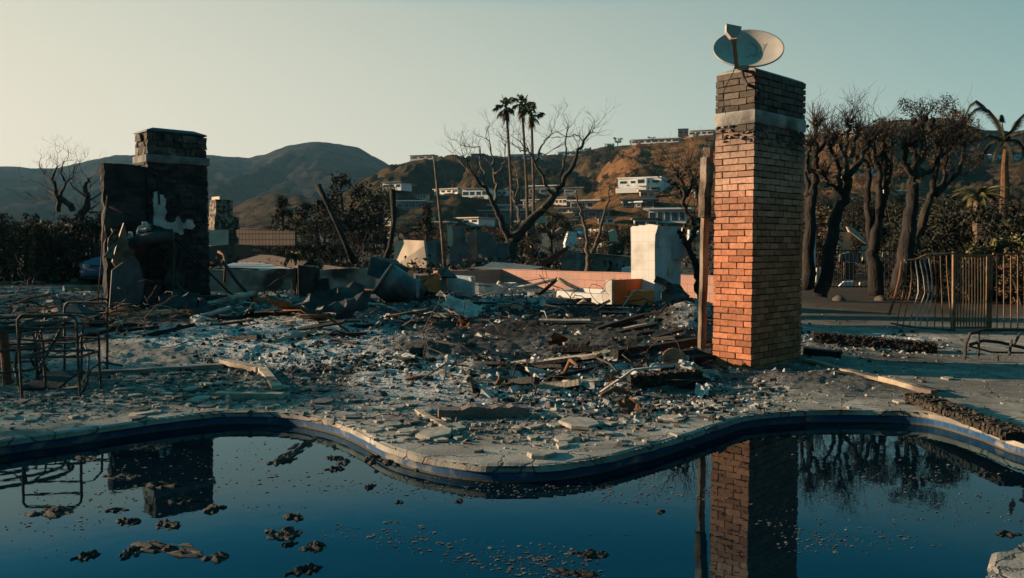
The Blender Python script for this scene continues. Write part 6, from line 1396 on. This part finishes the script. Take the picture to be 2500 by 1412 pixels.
house(1362, 1420, 371, 380, "pale terrace house on the ridge left of the grove", 'white', 195, 4, 'white', .3, .4, 8)
house(2046, 2112, 320, 333, "cream house on the right hill between lopped heads", 'cream', 205, 5, 'white', .4, .4, 8)
house(1968, 1990, 337, 349, "small white house peeping right of the brick chimney", 'white', 200, 2, 'white', .3, .4, 7)
house(2066, 2142, 413, 427, "white low house behind the second lopped tree", 'white', 190, 5, 'white', .5, .5, 8)
house(2164, 2218, 467, 476, "white walled terrace behind the middle lopped tree", 'white', 190, 3, 'white', .4, .4, 6)
house(2378, 2412, 380, 391, "white house with slanting front left of the feather palm", 'white', 205, 3, 'white', .5, .4, 8)
house(2414, 2486, 381, 390, "low white house behind the feather palm", 'white', 195, 5, 'white', .4, .4, 8)
house(1976, 2010, 432, 440, "pale low roof seen right of the brick chimney", 'greywall', 190, 3, 'white', .4, .4, 8)
house(2185, 2245, 300, 306, "pale house on the skyline of the right hill", 'cream', 195, 4, 'white', .4, .4, 8)

hr = random.Random(33); nh = 0; taken = []
while nh < 20:
    px = hr.uniform(930, 1730); py = hr.uniform(452, 560)
    if any(abs(px - a) < 58 and abs(py - b) < 17 for a, b in taken) or abs(px - 1560) < 80 and py < 480: continue
    taken.append((px, py)); wq = hr.uniform(26, 62); hq = hr.uniform(9, 17)
    house(px - wq / 2, px + wq / 2, py - hq, py, "small pale house among scorched trees on the lower slope", hr.choice(('white', 'cream', 'greywall', 'white')), hr.choice((185, 195, 205, 215)), hr.choice((2, 3, 4)), hr.choice(('roof', 'white', 'cream', 'greywall')), .5, .45, 7)[0]["group"] = "small houses on the lower slope"; nh += 1
# ================================================================ ruins in the middle distance
def slab_at(pts, Y, th, mat, name, label, cat, dy=None):
    mb = MB(); P3 = [at(x, y, Y + (dy[i] if dy else 0)) for i, (x, y) in enumerate(pts)]; mb.slab(P3, V((th * .3, th, 0))); return tag(mb.build(name, K[mat], origin=P3[0]), label, cat)
slab_at([(962, 650), (963, 590), (985, 586), (1035, 588), (1036, 600), (1041, 640), (1042, 655)], 38, .25, 'cream', "ruin_wall", "cream sunlit wall of a ruined house left of the thin post", "wall", [0, 0, .0, -.8, -.8, -.8, -.8])
slab_at([(1042, 655), (1041, 590), (1060, 585), (1084, 600), (1085, 655)], 37.6, .25, 'greywall', "ruin_wall", "grey broken wall end turning right from the cream ruin wall", "wall", [0, 0, 1, 2, 2])
slab_at([(1098, 655), (1096, 556), (1100, 553), (1130, 556), (1134, 600), (1136, 655)], 42, .3, 'greywall', "ruin_wall", "tall grey wall stub right of the thin leaning post", "wall")
slab_at([(1093, 600), (1092, 552), (1098, 550), (1101, 575), (1100, 602)], 41.4, .3, 'cream', "ruin_pier", "narrow cream lit pier on the tall grey wall stub", "pier")
slab_at([(1140, 655), (1140, 575), (1160, 558), (1162, 655)], 43.5, .3, 'greywall', "ruin_wall", "grey wall piece between two wall stubs in the ruin", "wall")
slab_at([(1166, 660), (1166, 564), (1190, 566), (1206, 585), (1216, 630), (1218, 660)], 43, .3, 'greywall', "ruin_wall", "grey wall with a sloping broken edge left of the bare tree", "wall", [0, 0, .3, .6, .8, .8])
slab_at([(1202, 660), (1202, 590), (1238, 594), (1244, 660)], 44, .3, 'greywall', "ruin_wall", "plain grey wall right behind the bare tree's foot", "wall")
slab_at([(1405, 668), (1405, 616), (1440, 618), (1548, 628), (1548, 668)], 36, .3, 'stucco', "ruin_wall", "long low grey wall behind the two-stemmed bare tree", "wall", [0, 0, 0, 1, 1])
slab_at([(1300, 652), (1345, 625), (1383, 602), (1386, 612), (1350, 640), (1320, 658)], 34, .08, 'roof', "collapsed_roof", "sloping piece of collapsed roof behind the pink wall", "roof piece", [0, 0, 0, 1.5, 1.5, 1.5])
slab_at([(1370, 668), (1370, 630), (1385, 612), (1408, 614), (1410, 668)], 34.5, .4, 'stucco', "ruin_wall", "grey rounded wall stub under the collapsed roof", "wall")
slab_at([(1135, 655), (1180, 650), (1200, 640), (1245, 643), (1330, 652), (1290, 660)], 30, .05, 'roof', "roof_sheet", "bent pale roof sheet lying along the top of the pink wall", "roof sheet", [0, .4, 1.2, 1.6, 1, 0])
slab_at([(1516, 668), (1518, 654), (1545, 650), (1548, 668)], 30, .5, 'white', "white_slab", "white slab lying left of the tiled wall's foot", "slab")
slab_at([(1718, 640), (1700, 630), (1690, 660), (1720, 680)], 28, .1, 'greywall', "grey_slab", "grey slab leaning behind the small lopped tree", "slab")
slab_at([(1310, 545), (1310, 530), (1330, 528), (1332, 545)], 55, .4, 'cream', "ruin_pier", "small cream ruin piece among scorched trees", "pier")
slab_at([(1488, 590), (1486, 566), (1502, 560), (1506, 590)], 60, .4, 'cream', "ruin_pier", "pale ruin corner behind the two-stemmed tree", "pier")
rw = random.Random(12)
for i in range(26):
    px = rw.uniform(905, 1740); Y = rw.uniform(52, 130); p = at(px, 600, Y); zb = tz(p.x, Y); w_, h = rw.uniform(.8, 3.2), rw.uniform(.5, 1.8); f = rw.choice((E1, -E2)) ; sd2 = V((f.y, -f.x, 0)); c = V((p.x, Y, zb - .2)); mb = MB()
    pr_ = [(-w_ / 2, 0), (w_ / 2, 0), (w_ / 2, h * rw.uniform(.3, 1.2)), (w_ * rw.uniform(-.1, .3), h * rw.uniform(.6, 1.1)), (-w_ / 2, h)]
    mb.slab([c + sd2 * a + UP * (b + .2 * (b > 0)) for a, b in pr_], f * .25)
    tag(mb.build("ruin_fragment", K[rw.choice(('white', 'cream', 'cream', 'greywall', 'stucco'))], origin=c), "broken wall fragment standing among the burnt town lots", "wall fragment", "wall fragments of the town lots")
# left: brick garden walls and a distant stone chimney
slab_at([(505, 600), (505, 562), (556, 561), (556, 600)], 44, .3, 'cream', "garden_wall", "pale plastered garden wall below the distant stone chimney", "wall")
slab_at([(556, 600), (556, 561), (577, 561), (577, 598)], 44.1, .2, 'breeze', "breeze_block_wall", "sunlit breeze block panel right of the pale garden wall", "wall")
slab_at([(577, 600), (577, 561), (640, 560), (720, 566), (720, 600)], 43.8, .2, 'breeze', "breeze_block_wall", "dark pierced breeze block wall running to the conifers", "wall", [0, 0, -1, -2, -2])
slab_at([(505, 655), (505, 602), (568, 597), (568, 640)], 40, .3, 'brickfar', "brick_wall", "brick garden wall right of the stone chimney", "wall")
slab_at([(572, 640), (572, 596), (605, 598), (606, 612), (625, 613), (626, 622), (660, 624), (740, 640), (905, 664), (905, 690), (740, 665)], 36, .3, 'brickfar', "brick_wall", "long stepped brick wall sloping down to the right behind the stucco wall", "wall", [0, 0, 0, 0, 0, 0, -1, -3, -6, -6, -3])
slab_at([(505, 690), (505, 655), (575, 654), (618, 657), (618, 690)], 27, .3, 'brickfar', "brick_wall", "low brick wall just above the burnt stucco wall", "wall")
mb = MB(); mb.slab([at(540, 652, 30), at(575, 640, 36), at(640, 642, 34), at(740, 662, 27), at(620, 672, 25)], V((0, 0, -.1))); o = mb.build("path", M("pale_paving", (.33, .33, .33), (.25, .25, .25), 2, .9, .1)); tag(o, kind="structure")
fc = at(540, 565, 48); t = thing("stone_chimney", "distant stone chimney with a cap, seen just right of the near one", "chimney", V((fc.x, 48, tz(fc.x, 48))))
mb = MB(); zt_ = at(540, 488, 48).z; zb_ = tz(fc.x, 48); c = V((fc.x - .1, 48.3, 0))
mb.box(c + UP * (zb_ + zt_) / 2, (.95, 1.0, zt_ - zb_), RH, jit=.03); mb.box(c + UP * (zb_ + (zt_ - zb_) * .36) + E2 * .1, (1.05, 1.5, (zt_ - zb_) * .75), RH, jit=.03); mb.build("shaft", M("cobble_stone", (.28, .22, .15), (.02, .018, .017), 4.5, .9, .6, 12, lo=.42, hi=.6, isl=.2), t)
mb = MB(); mb.box(c + UP * (zt_ + .09), (1.05, .62, .18), RH); mb.build("cap", K['cream'], t)
mb = MB(); mb.box(c + UP * (zb_ + (zt_ - zb_) * .60), (1.02, 1.06, .09), RH); mb.build("band", K['cream'], t)
# right: ruin behind the lopped trees
slab_at([(1984, 690), (1985, 520), (1993, 518), (1991, 690)], 26, .15, 'white', "white_post", "white upright post right of the brick chimney", "post")
slab_at([(2046, 620), (2047, 570), (2052, 567), (2078, 567), (2076, 620)], 40, 1.0, 'cream', "ruin_pier", "cream broad pier of the ruin behind the second lopped tree", "pier")
slab_at([(2002, 605), (2003, 575), (2011, 573), (2010, 605)], 41, .5, 'cream', "ruin_pier", "narrow pinkish pier left of the broad cream pier", "pier")
slab_at([(2070, 553), (2085, 557), (2106, 580), (2123, 598), (2115, 596), (2098, 584), (2076, 566)], 39.5, 1.0, 'cream', "roof_sheet", "curled pale roof sheet sloping right over the cream pier", "roof sheet")
slab_at([(1992, 586), (2012, 570), (2020, 556), (2024, 560), (2015, 574), (1994, 589)], 39, .3, 'cream', "roof_beam", "pale splintered roof beam sloping up to the second lopped tree", "beam")
slab_at([(2045, 545), (2058, 556), (2065, 563), (2050, 560)], 39.2, .4, 'cream', "roof_scrap", "pale scrap of roof edge above the cream pier", "roof scrap")
slab_at([(2106, 640), (2107, 603), (2121, 601), (2120, 640)], 38, .6, 'cream', "ruin_pier", "short cream pillar under the end of the curled roof sheet", "pier")
slab_at([(2050, 640), (2052, 622), (2075, 616), (2098, 624), (2100, 640)], 36, .8, 'greywall', "ruin_hood", "grey rounded ruin piece below the broad cream pier", "hood")
slab_at([(2060, 680), (2062, 642), (2088, 642), (2086, 680)], 35, .5, 'brickfar', "brick_pier", "brick pier behind the black fence", "pier")
slab_at([(1992, 690), (1994, 655), (2010, 656), (2008, 690)], 33, .4, 'cream', "ruin_wall", "warm lit wall scrap beside the white post", "wall")
slab_at([(2040, 712), (2045, 702), (2060, 688), (2084, 687), (2086, 704), (2062, 710)], 30, .3, 'white', "white_rubble", "white rubble heap shining below the brick pier", "rubble heap")
slab_at([(2098, 702), (2100, 690), (2125, 694), (2122, 704)], 31, .3, 'cream', "rubble_slab", "orange lit slab right of the white rubble heap", "slab")
slab_at([(2154, 628), (2156, 616), (2182, 632), (2180, 640)], 33, .2, 'greywall', "grey_slab", "bluish grey slab tilted behind the middle lopped tree", "slab")
slab_at([(2200, 600), (2230, 604), (2236, 615), (2205, 612)], 34, .2, 'greywall', "grey_slab", "grey slab lying behind the thick lopped tree", "slab")

# ================================================================ cars
def car(loc, yaw, paint, label):
    """parked car, nose along local -y"""
    t = thing("parked_car", label, "car", loc); R = rotz(yaw); P_ = lambda x, y, z: V(loc) + R @ V((x, y, z))
    def sec(y, hw, zb, zt, n=16, p=3.2):
        r = []
        for k in range(n):
            a = 2 * math.pi * k / n; c, s = math.cos(a), math.sin(a); x = hw * math.copysign(abs(c) ** (2 / p), c); z = (zb + zt) / 2 + (zt - zb) / 2 * math.copysign(abs(s) ** (2 / p), s); r.append(P_(x, y, z))
        return r
    mb = MB(); mb.loft([sec(*a) for a in ((-2.3, .55, .38, .66), (-2.24, .78, .27, .80), (-2.1, .88, .24, .90), (-1.7, .93, .24, .99), (-1.1, .95, .24, 1.06), (-.6, .95, .24, 1.10), (.6, .95, .24, 1.12), (1.6, .94, .24, 1.12), (2.1, .9, .28, 1.08), (2.28, .75, .4, .95))]); mb.build("body", paint, t, smooth=True)
    mb = MB(); mb.loft([sec(*a, 14, 4) for a in ((-1.05, .80, .98, 1.06), (-.35, .74, 1.0, 1.58), (.2, .72, 1.0, 1.68), (1.3, .72, 1.0, 1.66), (1.95, .72, 1.0, 1.35), (2.15, .78, 1.0, 1.1))]); mb.build("cabin_glass", K['glass'], t, smooth=True)
    mb = MB(); mb.box(P_(0, .75, 1.675), (1.30, 1.9, .05), R); 
    for s in (-1, 1):
        mb.tube([P_(s * .80, -1.04, 1.04), P_(s * .72, -.38, 1.56), P_(s * .68, .1, 1.68), P_(s * .68, 1.4, 1.66), P_(s * .74, 2.05, 1.15)], .035, 6); mb.tube([P_(s * .80, .35, 1.1), P_(s * .71, .3, 1.67)], .04, 6)
    mb.build("roof_frame", paint, t)
    for s in (-1, 1):
        mb = MB(); mb.loft([[P_(s * .70 + .17 * math.cos(a) - s * .0, -2.13 - .03 * math.sin(a) + .10 * abs(math.cos(a)) * 0 + (.10 if s * math.cos(a) > .3 else 0) - e, .74 + .07 * math.sin(a)) for a in (2 * math.pi * k / 12 for k in range(12))] for e in (-.12, .06)]); mb.build("headlight", M("headlight_glass", (.30, .34, .36), (.12, .14, .15), 12, .35, 0, spec=.4), t)
        mb = MB(); mb.box(P_(s * .90, -1.98, .72), (.06, .16, .10), R); mb.build("indicator", M("amber_lens", (.55, .17, .08), None, 5, .3, 0), t)
        mb = MB(); mb.box(P_(s * 1.02, -.75, 1.12), (.16, .1, .13), R, jit=.01); mb.build("mirror", paint, t)
        for y in (-1.42, 1.4):
            mb = MB(); mb.tube([P_(s * .74, y, .33), P_(s * .96, y, .33)], .33, 18); wh = mb.build("wheel", K['char'], t); mb = MB(); mb.tube([P_(s * .95, y, .33), P_(s * .975, y, .33)], .21, 14); mb.build("rim", K['greywall'], wh)
    mb = MB(); mb.box(P_(0, -2.27, .58), (.75, .06, .30), R, jit=.01); mb.build("grille", K['char'], t)
    mb = MB(); mb.box(P_(0, -2.29, .34), (1.1, .06, .12), R, jit=.01); mb.build("air_intake", K['char'], t)
    return t
pa_ = M("blue_car_paint", (.035, .10, .18), (.03, .085, .155), 3, .45, 0, spec=.35)
cp = gp(232, 704, .2); car(V((cp.x + .62, cp.y + 2.25, .18)), math.radians(-11), pa_, "blue car parked behind the left stone chimney, front end showing")
cq = at(1414, 600, 112); car(V((cq.x, 112, tz(cq.x, 112) + .02)), math.radians(-12), M("pale_blue_paint", (.14, .24, .32), (.12, .21, .28), 3, .4, 0), "small pale blue car parked far off behind the two-stemmed bare tree")

for ps in PROT.values():                                            # drop tree models that found no place
    for o in ps:
        if o.name not in first:
            for c in list(o.children): bpy.data.objects.remove(c)
            bpy.data.objects.remove(o)
# ================================================================ haze
hb = MB(); hb.box((0, 720, 100), (2800, 1640, 206)); hz = hb.build("haze", None)
hm = bpy.data.materials.new("haze_air"); hm.use_nodes = True; N = hm.node_tree.nodes; N.clear()
o = N.new("ShaderNodeOutputMaterial"); v = N.new("ShaderNodeVolumePrincipled"); v.inputs["Color"].default_value = (.36, .72, 1.0, 1); v.inputs["Density"].default_value = .00009; v.inputs["Anisotropy"].default_value = .3
hm.node_tree.links.new(v.outputs[0], o.inputs["Volume"]); hz.data.materials.append(hm); hz["kind"] = "stuff"
